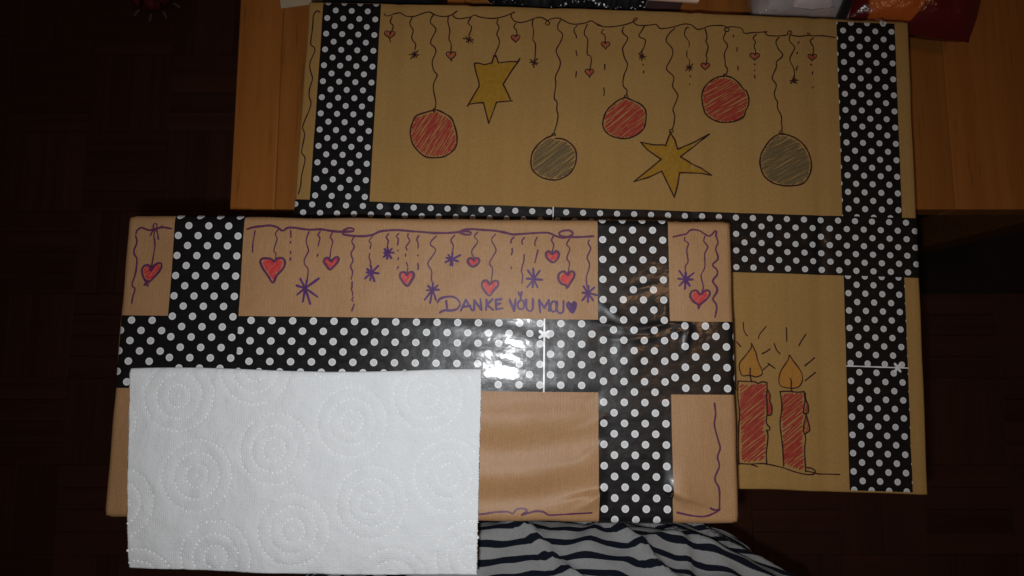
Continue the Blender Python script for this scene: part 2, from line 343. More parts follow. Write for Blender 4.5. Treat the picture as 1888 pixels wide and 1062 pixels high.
 ('string', [[(103.2, 184.9),(100.9, 178.9),(101.4, 177.0),(104.4, 173.3),(104.0, 170.1),(101.7, 164.4),(102.4, 157.9),(102.5, 153.7),(104.4, 150.5),(103.4, 146.3)]], {}),
 ('string', [[(129.9, 183.3),(127.2, 180.6),(127.2, 178.8),(129.1, 176.5),(127.6, 172.2),(128.9, 169.0),(128.6, 164.3)]], {}),
 ('string', [[(149.7, 181.4),(147.1, 178.0),(147.3, 174.2),(149.5, 169.6),(152.5, 166.0),(151.6, 163.1),(147.1, 158.8),(146.7, 153.7),(143.1, 145.2),(143.3, 142.4),(146.1, 138.8),(146.1, 135.1),(144.6, 130.5),(145.2, 125.9),(147.2, 122.3),(147.1, 116.8),(150.2, 109.9),(150.3, 102.8),(150.8, 99.3),(149.9, 96.3)]], {}),
 ('string', [[(159.1, 183.5),(158.8, 178.4),(162.7, 173.3),(162.4, 170.0),(159.0, 163.4),(159.1, 159.6),(161.8, 153.2),(162.4, 148.6),(162.1, 144.4)]], {}),
 ('string', [[(180.0, 182.1),(177.0, 179.4),(177.7, 177.5),(179.6, 174.3),(179.7, 170.6),(179.2, 165.9)]], {}),
 ('asterisk', [[(-168.0, 152.2),(-167.9, 158.1)], [(-170.9, 151.4),(-164.9, 159.1)], [(-172.4, 155.2),(-163.9, 155.1)], [(-170.0, 157.1),(-165.6, 153.0)]], {}),
 ('asterisk', [[(-121.4, 167.6),(-121.0, 176.1)], [(-123.2, 168.3),(-119.5, 173.3)], [(-126.1, 171.3),(-117.3, 170.7)], [(-124.0, 173.2),(-117.7, 168.0)]], {}),
 ('asterisk', [[(-63.8, 147.0),(-63.5, 154.2)], [(-65.2, 149.3),(-60.8, 155.2)], [(-67.3, 151.7),(-60.3, 151.2)], [(-67.1, 154.3),(-61.2, 149.5)]], {}),
 ('asterisk', [[(29.8, 155.8),(30.0, 163.7)], [(27.9, 157.4),(31.4, 161.5)], [(27.7, 159.8),(33.3, 159.7)], [(27.1, 162.3),(32.5, 157.5)]], {}),
 ('asterisk', [[(71.4, 148.3),(71.2, 154.1)], [(68.3, 148.5),(74.3, 154.5)], [(68.7, 151.4),(74.0, 151.6)], [(69.3, 153.5),(73.3, 149.4)]], {}),
 ('asterisk', [[(162.0, 139.8),(161.6, 146.0)], [(159.0, 139.5),(163.6, 143.7)], [(158.2, 141.7),(165.6, 142.5)], [(160.4, 143.8),(164.0, 139.6)]], {}),
 ('dashes', [[(-27.0, 186.4),(-29.2, 183.6),(-29.4, 180.7),(-27.7, 177.8),(-27.3, 175.1)], [(-27.4, 163.3),(-26.4, 158.7)], [(-26.7, 144.3),(-27.1, 139.3)]], {}),
 ('dashes', [[(-2.2, 151.7),(-2.2, 147.0)], [(-2.8, 130.4),(-2.2, 126.8),(-2.7, 123.3)]], {}),
 ('dashes', [[(30.8, 152.6),(31.2, 151.7)], [(31.6, 146.3),(31.3, 144.7)]], {}),
 ('dashes', [[(72.1, 144.1),(72.5, 143.0)], [(71.6, 136.8),(70.8, 134.6)]], {}),
 ('dashes', [[(109.4, 182.0),(110.0, 180.4)], [(113.1, 170.8),(112.7, 167.5)], [(113.4, 153.5),(113.6, 150.1)]], {}),
 ('dashes', [[(127.8, 156.2),(128.2, 155.4)], [(127.6, 150.6),(127.9, 149.7)], [(127.7, 145.8),(128.1, 143.1)]], {}),
 ('dashes', [[(167.0, 177.7),(166.2, 176.3)], [(165.5, 168.1),(164.8, 166.5)], [(165.0, 155.4),(164.0, 151.4)]], {}),
 ('dashes', [[(176.9, 157.1),(178.1, 157.5)], [(178.6, 151.0),(178.2, 148.9)], [(178.3, 137.3),(178.5, 136.3)]], {}),
 ('bauble_red', [[(-147.9, 105.9),(-153.8, 104.0),(-163.5, 100.0),(-166.5, 93.6),(-168.1, 86.7),(-167.6, 82.2),(-165.6, 75.5),(-161.0, 69.4),(-154.2, 64.3),(-146.5, 63.5),(-137.8, 64.9),(-130.4, 70.4),(-127.9, 75.5),(-127.8, 82.3),(-129.6, 90.2),(-133.2, 98.6),(-139.5, 103.0),(-146.2, 106.0)]], {'cap': [(-149.0, 106.7),(-147.6, 106.7),(-147.5, 104.2),(-148.9, 104.2),(-149.0, 106.7)], 'ang': 58}),
 ('bauble_grey', [[(-47.2, 86.0),(-52.1, 83.6),(-58.5, 77.7),(-62.7, 70.8),(-63.9, 62.9),(-62.3, 55.7),(-55.6, 49.8),(-46.9, 47.5),(-39.3, 48.0),(-30.7, 53.3),(-26.0, 61.9),(-25.4, 70.9),(-27.9, 77.0),(-33.5, 81.9),(-39.0, 83.8),(-43.4, 83.8)]], {'cap': [(-46.7, 86.0),(-46.2, 88.1),(-44.4, 88.6),(-43.4, 86.3),(-45.4, 87.0),(-46.5, 86.0)], 'ang': 42}),
 ('bauble_red', [[(16.6, 122.4),(9.5, 119.2),(1.6, 111.8),(-2.3, 104.0),(-3.1, 96.8),(-0.4, 91.0),(5.3, 87.1),(14.5, 85.4),(22.4, 87.0),(29.8, 92.0),(33.1, 98.0),(33.9, 107.5),(32.5, 112.8),(27.9, 117.0),(22.1, 119.6),(18.1, 121.3)]], {'cap': [(15.2, 122.1),(15.4, 124.1),(17.5, 124.6),(18.2, 122.7),(16.6, 121.7)], 'ang': 40}),
 ('bauble_red', [[(102.0, 144.1),(96.3, 143.3),(90.0, 139.8),(84.7, 134.1),(82.2, 127.6),(82.0, 121.1),(83.3, 114.8),(85.1, 109.7),(90.8, 105.1),(98.7, 102.6),(107.9, 103.3),(115.9, 106.5),(118.8, 110.1),(119.4, 113.1),(122.0, 118.6),(122.4, 124.6),(120.2, 131.7),(118.3, 132.4),(113.9, 138.3),(108.6, 142.7),(103.8, 144.1)]], {'cap': [(100.9, 144.1),(101.1, 145.7),(103.5, 146.0),(103.8, 144.1),(102.0, 144.8)], 'ang': 30}),
 ('bauble_grey', [[(148.2, 93.6),(142.4, 90.2),(136.1, 82.4),(132.0, 74.0),(131.5, 65.8),(134.6, 56.6),(141.3, 51.0),(149.1, 48.7),(158.1, 48.5),(167.2, 50.7),(173.0, 57.8),(175.1, 67.2),(173.4, 76.5),(169.0, 84.6),(162.3, 90.2),(154.4, 93.3),(148.8, 93.6)]], {'cap': [(148.2, 94.3),(148.6, 96.6),(150.9, 96.4),(151.7, 94.4),(149.4, 94.8)], 'ang': 32}),
 ('star', [[(-100.4, 149.7),(-97.9, 156.8),(-94.3, 149.9)], [(-92.9, 150.3),(-84.9, 151.5),(-77.2, 151.9)], [(-76.1, 154.8),(-77.7, 151.6),(-82.5, 143.9),(-89.8, 130.9)], [(-89.8, 130.4),(-86.3, 124.1),(-83.3, 117.5)], [(-81.6, 116.2),(-88.2, 115.4),(-95.0, 114.4)], [(-95.0, 114.4),(-97.8, 105.4),(-101.0, 95.3)], [(-101.0, 95.3),(-103.2, 102.9),(-106.3, 113.7)], [(-106.3, 113.7),(-111.3, 113.2),(-118.4, 112.2)], [(-120.0, 110.2),(-113.8, 122.1),(-110.7, 128.0)], [(-110.5, 127.7),(-111.1, 132.6),(-114.0, 141.7),(-115.4, 148.1)], [(-115.4, 149.0),(-111.5, 149.2),(-106.5, 148.1),(-100.4, 150.1)]], {'fill': [(-115.0, 148.3),(-106.5, 148.1),(-100.4, 149.7),(-97.8, 155.1),(-94.3, 149.9),(-77.7, 151.5),(-82.5, 143.9),(-89.8, 130.9),(-83.9, 117.9),(-95.0, 114.7),(-101.1, 97.3),(-106.3, 114.0),(-117.3, 112.8),(-110.7, 128.0),(-111.1, 132.6),(-114.0, 141.7)], 'cap': [(-99.3, 154.4),(-98.7, 157.1),(-97.1, 157.2),(-96.1, 154.5),(-98.0, 156.2)], 'ang': 80}),
 ('star', [[(54.8, 91.6),(50.7, 80.3)], [(50.7, 80.3),(48.6, 81.0)], [(48.6, 81.0),(42.9, 80.6)], [(42.9, 80.6),(38.4, 81.0)], [(38.4, 81.0),(29.3, 82.5)], [(29.3, 82.5),(35.0, 76.2)], [(35.0, 76.2),(47.0, 68.1)], [(47.0, 68.1),(37.4, 59.4)], [(37.4, 59.4),(23.9, 47.7)], [(23.9, 47.7),(36.3, 51.8)], [(36.3, 51.8),(47.6, 57.7)], [(47.6, 57.7),(52.7, 47.1)], [(52.7, 47.1),(58.4, 35.5)], [(58.4, 35.5),(61.2, 46.2)], [(61.2, 46.2),(62.8, 56.9)], [(62.8, 56.9),(75.8, 57.3)], [(75.8, 57.3),(90.0, 55.6)], [(90.0, 55.6),(81.5, 61.0)], [(81.5, 61.0),(63.4, 70.9)], [(63.4, 70.9),(73.6, 79.2)], [(73.6, 79.2),(88.4, 91.8)], [(88.4, 91.8),(78.2, 85.8)], [(78.2, 85.8),(61.1, 77.4)], [(61.1, 77.4),(58.8, 85.8)], [(58.8, 85.8),(54.8, 91.6)]], {'fill': [(54.8, 91.6),(50.7, 80.3),(48.6, 81.0),(42.9, 80.6),(38.4, 81.0),(29.3, 82.5),(35.0, 76.2),(47.0, 68.1),(37.4, 59.4),(23.9, 47.7),(36.3, 51.8),(47.6, 57.7),(52.7, 47.1),(58.4, 35.5),(61.2, 46.2),(62.8, 56.9),(75.8, 57.3),(90.0, 55.6),(81.5, 61.0),(63.4, 70.9),(73.6, 79.2),(88.4, 91.8),(78.2, 85.8),(61.1, 77.4),(58.8, 85.8)], 'cap': [(54.3, 92.1),(54.3, 94.5),(56.5, 94.9),(57.5, 92.8),(56.0, 91.6),(55.2, 93.0)], 'ang': 60}),
 ('candle', [[(110.9, -116.9),(116.5, -117.0),(124.5, -117.1),(127.2, -118.4),(130.5, -116.9),(134.5, -117.5)], [(134.5, -117.5),(134.6, -122.1),(133.9, -128.1),(134.3, -133.3),(134.2, -143.2)], [(135.1, -123.4),(137.1, -128.0),(136.6, -131.9),(138.3, -137.1),(137.5, -143.1),(134.6, -143.8)], [(133.9, -144.1),(133.4, -149.1),(134.4, -151.6),(136.3, -153.5),(135.7, -155.8),(134.0, -155.6)], [(133.5, -155.6),(134.6, -159.5),(134.1, -166.0),(133.1, -173.8),(133.3, -182.8)], [(110.9, -116.9),(110.5, -128.8),(111.5, -138.0),(111.7, -145.8),(110.8, -156.3),(110.8, -183.5)]], {'flame': [(122.2, -85.8),(122.2, -89.2),(116.7, -96.7),(112.4, -102.2),(112.2, -107.6),(114.5, -112.5),(118.6, -112.1),(121.9, -112.3),(125.9, -113.1),(130.4, -111.0),(130.4, -107.0),(127.4, -100.4),(125.9, -93.8),(122.2, -85.8)], 'wick': [(121.0, -106.2),(120.8, -111.3),(121.8, -117.2)], 'fill': [(112.2, -119.8),(133.9, -118.8),(133.4, -134.7),(131.3, -155.7),(133.2, -163.4),(131.6, -180.3),(113.2, -181.5)], 'drip': [[(134.6, -123.4),(136.7, -128.0),(136.6, -131.9),(137.9, -137.1),(137.2, -142.4),(134.6, -143.2)]]}),
 ('candle', [[(145.1, -124.4),(152.5, -123.9),(159.2, -124.4),(164.8, -123.8)], [(145.1, -124.4),(146.3, -132.9),(146.2, -139.5),(144.7, -148.7),(145.2, -157.8),(146.4, -168.2),(147.0, -183.6)], [(164.8, -123.8),(165.4, -131.0),(164.2, -137.6),(164.4, -141.6),(166.1, -142.2),(164.2, -149.4),(163.8, -155.9),(165.3, -161.1),(164.2, -170.2),(164.7, -187.6)], [(165.8, -125.1),(166.0, -129.7),(167.9, -134.9),(167.7, -140.8),(164.8, -141.5)], [(166.1, -142.2),(167.6, -148.0),(168.8, -154.5),(166.5, -156.5),(164.4, -157.9)]], {'flame': [(153.4, -94.5),(152.3, -98.3),(146.1, -107.8),(144.4, -114.5),(145.2, -119.1),(147.9, -120.8),(151.2, -121.2),(155.2, -121.5),(160.6, -120.0),(163.6, -115.2),(163.5, -109.9),(160.9, -104.7),(156.3, -98.8),(153.4, -94.5)], 'wick': [(153.8, -113.6),(154.6, -116.2),(154.2, -120.2),(154.9, -123.7)], 'fill': [(146.8, -126.3),(163.4, -124.8),(164.2, -138.9),(162.5, -154.7),(162.9, -170.2),(163.2, -187.0),(154.0, -184.7),(147.5, -181.0),(146.5, -163.0),(146.6, -139.5)], 'drip': [[(166.0, -127.1),(167.5, -134.9),(167.4, -140.2),(165.2, -140.9)], [(166.1, -144.1),(168.4, -154.5),(166.2, -155.9),(164.6, -156.6)]]}),
 ('baseline', [[(111.2, -182.8),(119.7, -182.9),(130.3, -182.2),(138.2, -183.3),(146.1, -184.9),(153.9, -187.3),(160.5, -189.0),(167.0, -189.8),(171.7, -189.0),(172.4, -186.7),(169.8, -184.8),(165.9, -184.3)], [(164.5, -186.9),(171.0, -188.0),(176.3, -189.1),(192.1, -188.9)], [(121.1, -183.4),(123.4, -183.9),(125.5, -184.7)]], {}),
 ('ray', [[(115.7, -68.8),(116.0, -74.1),(117.1, -77.5),(119.0, -79.7)]], {}),
 ('ray', [[(134.5, -71.7),(129.1, -78.2),(128.3, -81.4)]], {}),
 ('ray', [[(151.4, -72.1),(151.5, -83.3)]], {}),
 ('ray', [[(167.3, -77.0),(164.1, -81.8),(161.4, -86.6)]], {}),
 ('ray', [[(110.1, -84.9),(113.4, -88.8)]], {}),
 ('ray', [[(130.9, -94.0),(134.2, -92.4),(137.6, -89.8)]], {}),
 ('ray', [[(141.1, -85.5),(143.0, -90.6),(145.7, -93.6)]], {}),
 ('ray', [[(131.6, -107.2),(136.5, -102.8)]], {}),
 ('ray', [[(135.7, -101.8),(141.4, -105.7)]], {}),
 ('ray', [[(174.2, -96.0),(166.0, -102.8)]], {}),
 ('ray', [[(174.6, -107.9),(166.0, -114.9)]], {}),
]
PARCEL_INK = [
 ('garland', [[(-206.2, 90.1),(-206.0, 92.0),(-203.1, 94.3),(-200.4, 93.6),(-198.1, 92.7),(-195.1, 92.9),(-189.5, 94.5),(-187.2, 94.7),(-181.5, 93.8)]], {'w': 1.7}),
 ('string', [[(-206.4, 88.3),(-205.3, 85.1),(-205.5, 82.0),(-206.6, 79.0),(-206.3, 75.2),(-204.4, 72.1),(-204.2, 64.6),(-204.9, 59.3),(-205.9, 55.5),(-205.7, 52.5),(-203.9, 51.4),(-204.0, 48.7),(-204.9, 45.0),(-205.1, 40.7)]], {'w': 1.5}),
 ('bow', [[(-193.9, 92.5),(-194.5, 96.0),(-193.5, 97.5),(-191.9, 96.8),(-191.9, 93.7),(-192.3, 92.1)], [(-196.3, 88.9),(-194.6, 92.1),(-192.4, 92.9),(-188.1, 95.6)], [(-191.6, 92.5),(-190.5, 86.2)]], {}),
 ('string', [[(-193.4, 91.4),(-193.8, 88.3),(-192.7, 82.2),(-193.3, 74.5),(-194.0, 67.3)]], {'w': 1.3}),
 ('heart', [[(-194.0, 64.3),(-195.4, 67.3),(-198.0, 67.7),(-200.1, 65.4),(-199.8, 61.6),(-198.0, 57.8),(-195.6, 55.2),(-191.4, 59.4),(-188.0, 64.0),(-186.9, 67.0),(-187.2, 69.1),(-189.5, 69.3),(-192.4, 67.3),(-194.1, 63.9)], [(-197.5, 53.7),(-195.3, 56.3)], [(-196.8, 57.1),(-195.3, 53.2)]], {}),
 ('garland', [[(-127.6, 94.0),(-123.7, 95.3),(-117.7, 96.1),(-111.7, 96.7),(-106.3, 95.3),(-102.8, 92.9),(-99.5, 95.0),(-94.9, 95.3),(-89.6, 94.5),(-83.5, 93.9),(-77.5, 94.3),(-74.8, 94.2),(-67.5, 93.1),(-61.0, 92.8),(-59.6, 94.0),(-56.1, 95.6),(-52.8, 94.8),(-53.1, 93.4),(-56.7, 92.9),(-60.6, 92.5),(-60.2, 91.0),(-55.1, 90.1),(-49.4, 89.7),(-42.9, 90.1),(-38.6, 91.3),(-34.4, 93.3),(-28.7, 94.1),(-21.5, 94.4),(-12.1, 93.7),(-2.7, 93.1),(3.1, 92.6),(8.0, 92.6),(13.0, 92.7),(20.2, 93.3),(22.5, 94.1),(25.2, 95.2),(31.0, 95.6),(38.2, 95.1),(46.8, 94.6),(54.1, 93.3),(59.1, 92.1),(65.6, 92.5),(72.8, 93.1),(80.0, 93.6),(85.0, 93.3),(90.1, 91.1),(94.4, 90.1),(99.4, 91.2),(101.6, 93.4),(99.4, 95.3),(95.1, 95.2),(91.9, 93.7),(92.9, 91.5),(96.5, 90.8),(104.5, 90.7),(116.0, 91.4)], [(22.0, 93.3),(25.3, 91.8),(29.6, 91.8),(29.9, 93.1),(27.4, 94.0),(24.5, 94.1)]], {'w': 1.9}),
 ('string', [[(-105.5, 94.2),(-107.6, 90.7),(-106.0, 87.3),(-106.8, 83.8),(-108.0, 78.1),(-106.5, 77.0),(-106.5, 71.6)]], {'w': 1.2}),
 ('string', [[(-84.1, 92.5),(-85.6, 87.1),(-85.1, 83.3),(-83.7, 78.7),(-86.3, 72.6),(-85.7, 68.8),(-83.5, 65.8),(-83.9, 57.5)]], {'w': 1.2}),
 ('string', [[(-67.3, 92.8),(-68.9, 88.7),(-67.0, 85.8),(-68.0, 80.0),(-68.3, 74.2)]], {'w': 1.2}),
 ('string', [[(-52.4, 88.9),(-53.9, 86.0),(-51.9, 82.0),(-53.9, 77.3),(-52.4, 72.2),(-53.9, 68.2),(-52.3, 64.3),(-53.1, 59.2)]], {'w': 1.2}),
 ('string', [[(-28.1, 91.9),(-29.9, 89.2),(-28.4, 87.0),(-29.0, 81.9)]], {'w': 1.2}),
 ('string', [[(5.4, 90.4),(1.8, 86.6),(1.5, 84.0),(4.8, 81.5),(4.5, 78.6),(-0.1, 71.3),(0.4, 69.1),(2.7, 65.6),(2.6, 59.8),(4.0, 56.6)]], {'w': 1.2}),
 ('string', [[(18.4, 91.1),(16.1, 88.5),(16.2, 86.0),(17.6, 83.8),(16.7, 78.0)]], {'w': 1.2}),
 ('string', [[(34.5, 93.5),(32.2, 90.2),(34.7, 86.9),(30.5, 79.6),(32.8, 74.5)]], {'w': 1.2}),
 ('string', [[(46.9, 92.0),(44.4, 88.1),(47.4, 81.9),(47.1, 79.0),(43.2, 71.7),(45.4, 67.4),(44.5, 58.1)]], {'w': 1.2}),
 ('string', [[(87.8, 91.0),(86.5, 88.2),(88.1, 84.9),(86.9, 79.8)]], {'w': 1.2}),
 ('string', [[(99.3, 89.4),(97.1, 85.4),(99.4, 82.5),(97.3, 75.6),(99.1, 72.3),(98.1, 65.1)]], {'w': 1.2}),
 ('string', [[(113.1, 88.8),(112.2, 86.3),(114.1, 82.6),(111.6, 76.4),(113.2, 71.8),(112.6, 67.4),(111.0, 62.4),(111.5, 55.2)]], {'w': 1.2}),
 ('string', [[(180.3, 91.4),(179.9, 89.1),(182.7, 86.9),(181.3, 82.3),(182.0, 73.9),(180.1, 70.8),(180.3, 64.0)]], {'w': 1.2}),
 ('string', [[(194.5, 92.3),(193.5, 88.5),(196.2, 84.7),(193.8, 79.3),(193.6, 70.2),(190.8, 64.1),(192.3, 56.6),(191.3, 52.8)]], {'w': 1.2}),
 ('dashes', [[(-122.2, 92.7),(-122.5, 88.3),(-123.0, 83.7),(-122.9, 77.4)]], {}),
 ('dashes', [[(-97.0, 93.1),(-96.5, 88.3)], [(-96.6, 85.2),(-96.4, 84.1)], [(-96.2, 78.2),(-96.0, 76.7)], [(-96.0, 73.7),(-96.0, 72.0)]], {}),
 ('dashes', [[(-76.3, 92.7),(-77.6, 90.1),(-76.1, 87.9),(-76.5, 85.4),(-77.0, 82.5)], [(-77.1, 76.4),(-77.3, 75.1)]], {}),
 ('dashes', [[(-52.4, 57.4),(-52.4, 53.5),(-52.8, 52.0),(-51.8, 49.9),(-51.7, 47.9)], [(-51.4, 46.7),(-52.3, 44.6),(-51.3, 43.8)], [(-50.5, 41.7),(-52.0, 37.2)]], {}),
 ('dashes', [[(-39.0, 90.5),(-42.0, 86.1),(-40.2, 84.7),(-40.9, 81.2)], [(-41.0, 77.3),(-41.3, 74.5),(-40.1, 71.6),(-40.3, 68.7)]], {}),
 ('dashes', [[(-21.0, 92.0),(-22.8, 90.3),(-21.4, 88.1),(-21.7, 84.0)], [(-21.6, 79.9),(-21.2, 79.8)], [(-20.8, 74.6),(-21.0, 73.5)], [(-20.7, 68.6),(-21.2, 67.1)]], {}),
 ('dashes', [[(-14.5, 91.9),(-14.8, 89.7),(-13.2, 86.8),(-15.9, 82.4),(-14.9, 80.4)], [(-15.9, 77.3),(-15.9, 76.0)], [(-15.0, 71.3),(-14.2, 69.0)], [(-14.0, 67.6),(-14.6, 63.9)]], {}),
 ('dashes', [[(-7.1, 90.5),(-8.3, 87.9),(-7.2, 85.0),(-7.3, 81.7)], [(-7.4, 76.8),(-7.1, 76.4)], [(-7.1, 70.9),(-6.7, 68.3),(-6.9, 66.4)]], {}),
 ('dashes', [[(60.2, 90.2),(58.1, 87.9),(58.1, 85.8)], [(58.9, 82.1),(59.1, 79.9),(58.4, 77.5)], [(58.4, 68.9),(58.4, 67.6)]], {}),
 ('dashes', [[(67.3, 89.9),(65.6, 87.2),(66.2, 85.1)], [(67.3, 77.8),(67.2, 73.4),(65.5, 66.2),(66.4, 63.3),(66.0, 57.6)]], {}),
 ('dashes', [[(76.4, 90.3),(74.8, 86.6),(75.0, 84.3)], [(77.0, 81.2),(75.8, 75.7),(74.9, 72.2)]], {}),
 ('asterisk', [[(-85.0, 52.6),(-88.6, 59.1)], [(-85.0, 52.6),(-83.9, 58.3)], [(-85.0, 52.6),(-75.8, 59.5)], [(-85.0, 52.6),(-76.4, 46.7)], [(-85.0, 52.6),(-81.1, 41.6)], [(-85.0, 52.6),(-86.2, 43.2)], [(-85.0, 52.6),(-90.3, 48.0)], [(-85.0, 52.6),(-91.0, 54.3)]], {}),
 ('asterisk', [[(-39.1, 64.0),(-42.4, 66.5)], [(-39.1, 64.0),(-39.6, 68.4)], [(-39.1, 64.0),(-34.6, 68.8)], [(-39.1, 64.0),(-34.2, 63.5)], [(-39.1, 64.0),(-36.9, 58.0)], [(-39.1, 64.0),(-39.8, 58.6)], [(-39.1, 64.0),(-43.4, 59.8)], [(-39.1, 64.0),(-42.3, 64.0)]], {}),
 ('asterisk', [[(-28.3, 78.3),(-30.7, 80.8)], [(-28.3, 78.3),(-28.6, 81.9)], [(-28.3, 78.3),(-25.7, 81.0)], [(-28.3, 78.3),(-24.2, 78.3)], [(-28.3, 78.3),(-25.7, 74.3)], [(-28.3, 78.3),(-28.6, 73.9)], [(-28.3, 78.3),(-31.0, 75.2)], [(-28.3, 78.3),(-30.8, 78.1)]], {}),
 ('asterisk', [[(3.7, 52.6),(0.4, 55.1)], [(3.7, 52.6),(3.8, 56.9)], [(3.7, 52.6),(7.1, 55.4)], [(3.7, 52.6),(8.2, 52.5)], [(3.7, 52.6),(6.2, 45.4)], [(3.7, 52.6),(2.2, 43.3)], [(3.7, 52.6),(-1.6, 45.4)], [(3.7, 52.6),(-0.2, 52.0)]], {}),
 ('asterisk', [[(16.6, 74.0),(14.2, 77.2)], [(16.6, 74.0),(17.2, 78.4)], [(16.6, 74.0),(22.7, 77.0)], [(16.6, 74.0),(21.1, 72.6)], [(16.6, 74.0),(17.2, 69.7)], [(16.6, 74.0),(15.8, 70.0)], [(16.6, 74.0),(12.3, 72.0)], [(16.6, 74.0),(13.0, 75.1)]], {}),
 ('asterisk', [[(74.3, 60.5),(70.1, 66.6)], [(74.3, 60.5),(73.8, 67.9)], [(74.3, 60.5),(78.3, 66.3)], [(74.3, 60.5),(80.1, 60.1)], [(74.3, 60.5),(76.8, 55.0)], [(74.3, 60.5),(73.4, 54.9)], [(74.3, 60.5),(69.7, 54.9)], [(74.3, 60.5),(69.3, 60.8)]], {}),
 ('asterisk', [[(112.2, 51.3),(109.0, 55.9)], [(112.2, 51.3),(112.6, 56.3)], [(112.2, 51.3),(116.5, 55.2)], [(112.2, 51.3),(118.3, 49.9)], [(112.2, 51.3),(115.6, 46.3)], [(112.2, 51.3),(112.1, 45.0)], [(112.2, 51.3),(108.1, 46.0)], [(112.2, 51.3),(108.3, 51.4)]], {}),
 ('asterisk', [[(179.9, 61.4),(175.9, 67.4)], [(179.9, 61.4),(180.2, 66.3)], [(179.9, 61.4),(185.6, 65.8)], [(179.9, 61.4),(184.8, 61.4)], [(179.9, 61.4),(182.8, 56.9)], [(179.9, 61.4),(179.5, 54.8)], [(179.9, 61.4),(175.7, 57.0)], [(179.9, 61.4),(175.0, 61.9)]], {}),
 ('heart', [[(-107.3, 70.9),(-109.6, 72.8),(-114.9, 73.1),(-117.1, 71.2),(-115.1, 66.2),(-111.2, 61.0),(-107.6, 56.1),(-105.2, 61.1),(-100.6, 66.4),(-99.7, 71.0),(-101.7, 73.4),(-105.1, 73.2),(-107.3, 70.9)]], {}),
 ('heart', [[(-67.7, 71.7),(-69.5, 73.8),(-72.0, 73.4),(-72.7, 71.3),(-70.7, 68.4),(-68.1, 65.8),(-65.0, 68.5),(-62.4, 72.1),(-62.8, 74.5),(-64.9, 74.2),(-67.7, 71.7)]], {}),
 ('heart', [[(-14.4, 62.5),(-16.2, 64.6),(-18.7, 64.3),(-19.4, 61.7),(-17.5, 58.2),(-14.0, 55.0),(-11.1, 58.9),(-9.6, 62.2),(-10.5, 64.7),(-12.7, 64.7),(-14.4, 62.5)]], {}),
 ('heart', [[(32.1, 73.4),(30.3, 75.1),(28.1, 74.1),(28.2, 71.6),(31.3, 68.9),(34.3, 70.2),(36.2, 73.1),(35.3, 74.9),(33.5, 75.1),(32.1, 73.4)]], {}),
 ('heart', [[(43.6, 56.6),(41.6, 59.1),(38.8, 58.7),(38.0, 55.5),(40.3, 51.6),(43.6, 48.7),(46.3, 52.4),(49.4, 56.0),(49.1, 58.8),(46.3, 58.9),(43.6, 56.6)]], {}),
 ('heart', [[(87.1, 78.4),(84.7, 80.3),(82.6, 78.7),(83.7, 75.1),(87.5, 72.4),(90.8, 75.1),(91.7, 78.8),(89.7, 80.6),(87.1, 78.4)]], {}),
 ('heart', [[(98.0, 63.7),(95.5, 66.2),(92.3, 65.0),(91.2, 61.8),(93.0, 57.9),(96.6, 56.5),(97.5, 54.3),(99.1, 57.2),(102.3, 62.3),(102.3, 65.5),(99.8, 66.2),(98.0, 63.7)]], {}),
 ('heart', [[(190.1, 51.0),(187.6, 53.7),(184.2, 53.1),(183.0, 49.8),(185.2, 46.0),(188.5, 43.8),(188.6, 40.8),(189.6, 43.8),(193.4, 46.9),(196.5, 50.6),(196.4, 53.3),(193.6, 53.8),(190.1, 51.0)]], {}),
 ('letter', [[(13.4, 44.7),(13.7, 42.2),(14.2, 39.5)], [(7.4, 43.7),(9.1, 46.2),(13.3, 47.6),(18.3, 47.6),(21.9, 45.3),(23.0, 42.1),(21.0, 39.2),(17.1, 38.1),(12.1, 38.1),(9.3, 36.6)]], {}),
 ('letter', [[(27.0, 45.7),(25.5, 42.1),(23.8, 38.2)], [(27.0, 45.7),(29.4, 41.8),(31.6, 38.3)], [(25.2, 40.7),(30.2, 41.5)]], {}),
 ('letter', [[(33.0, 38.7),(32.9, 45.4)], [(32.9, 45.4),(38.0, 38.7)], [(38.0, 38.7),(37.2, 46.2)]], {}),
 ('letter', [[(41.5, 45.9),(41.2, 38.7)], [(45.7, 46.3),(41.7, 42.3)], [(41.7, 42.3),(46.2, 38.8)]], {}),
 ('letter', [[(47.9, 45.9),(48.3, 39.2)], [(47.9, 45.8),(51.8, 46.3)], [(48.1, 42.5),(51.1, 43.3)], [(48.3, 39.2),(52.7, 39.9)]], {}),
 ('letter', [[(57.5, 46.0),(60.7, 38.2)], [(60.7, 38.2),(61.7, 46.4)]], {}),
 ('letter', [[(65.3, 45.8),(63.2, 43.6),(63.6, 40.4),(66.1, 39.4),(67.8, 41.9),(66.7, 45.4),(65.3, 45.8)], [(63.8, 51.0),(64.2, 49.5)], [(65.8, 51.3),(65.6, 49.0)], [(65.1, 48.4),(65.4, 46.8)]], {}),
 ('letter', [[(68.8, 46.2),(69.2, 40.5),(71.0, 38.3),(73.5, 39.4),(73.7, 46.6)]], {}),
 ('letter', [[(78.8, 37.4),(78.1, 45.9)], [(78.1, 45.9),(81.7, 40.6)], [(81.7, 40.6),(84.8, 46.0)], [(84.8, 46.0),(85.2, 38.5)]], {}),
 ('letter', [[(87.3, 44.9),(85.9, 41.3),(87.4, 37.8),(89.5, 38.5),(90.2, 42.1),(89.1, 45.3),(87.3, 44.9)]], {}),
 ('letter', [[(90.5, 45.0),(90.5, 38.9),(92.7, 36.8),(94.8, 37.9),(95.0, 45.4)]], {}),
 ('inkheart', [[(100.5, 42.9),(98.7, 45.0),(97.1, 43.6),(98.0, 40.8),(101.2, 37.2),(103.3, 40.8),(103.9, 44.0),(102.3, 45.2),(100.5, 42.9)]], {}),
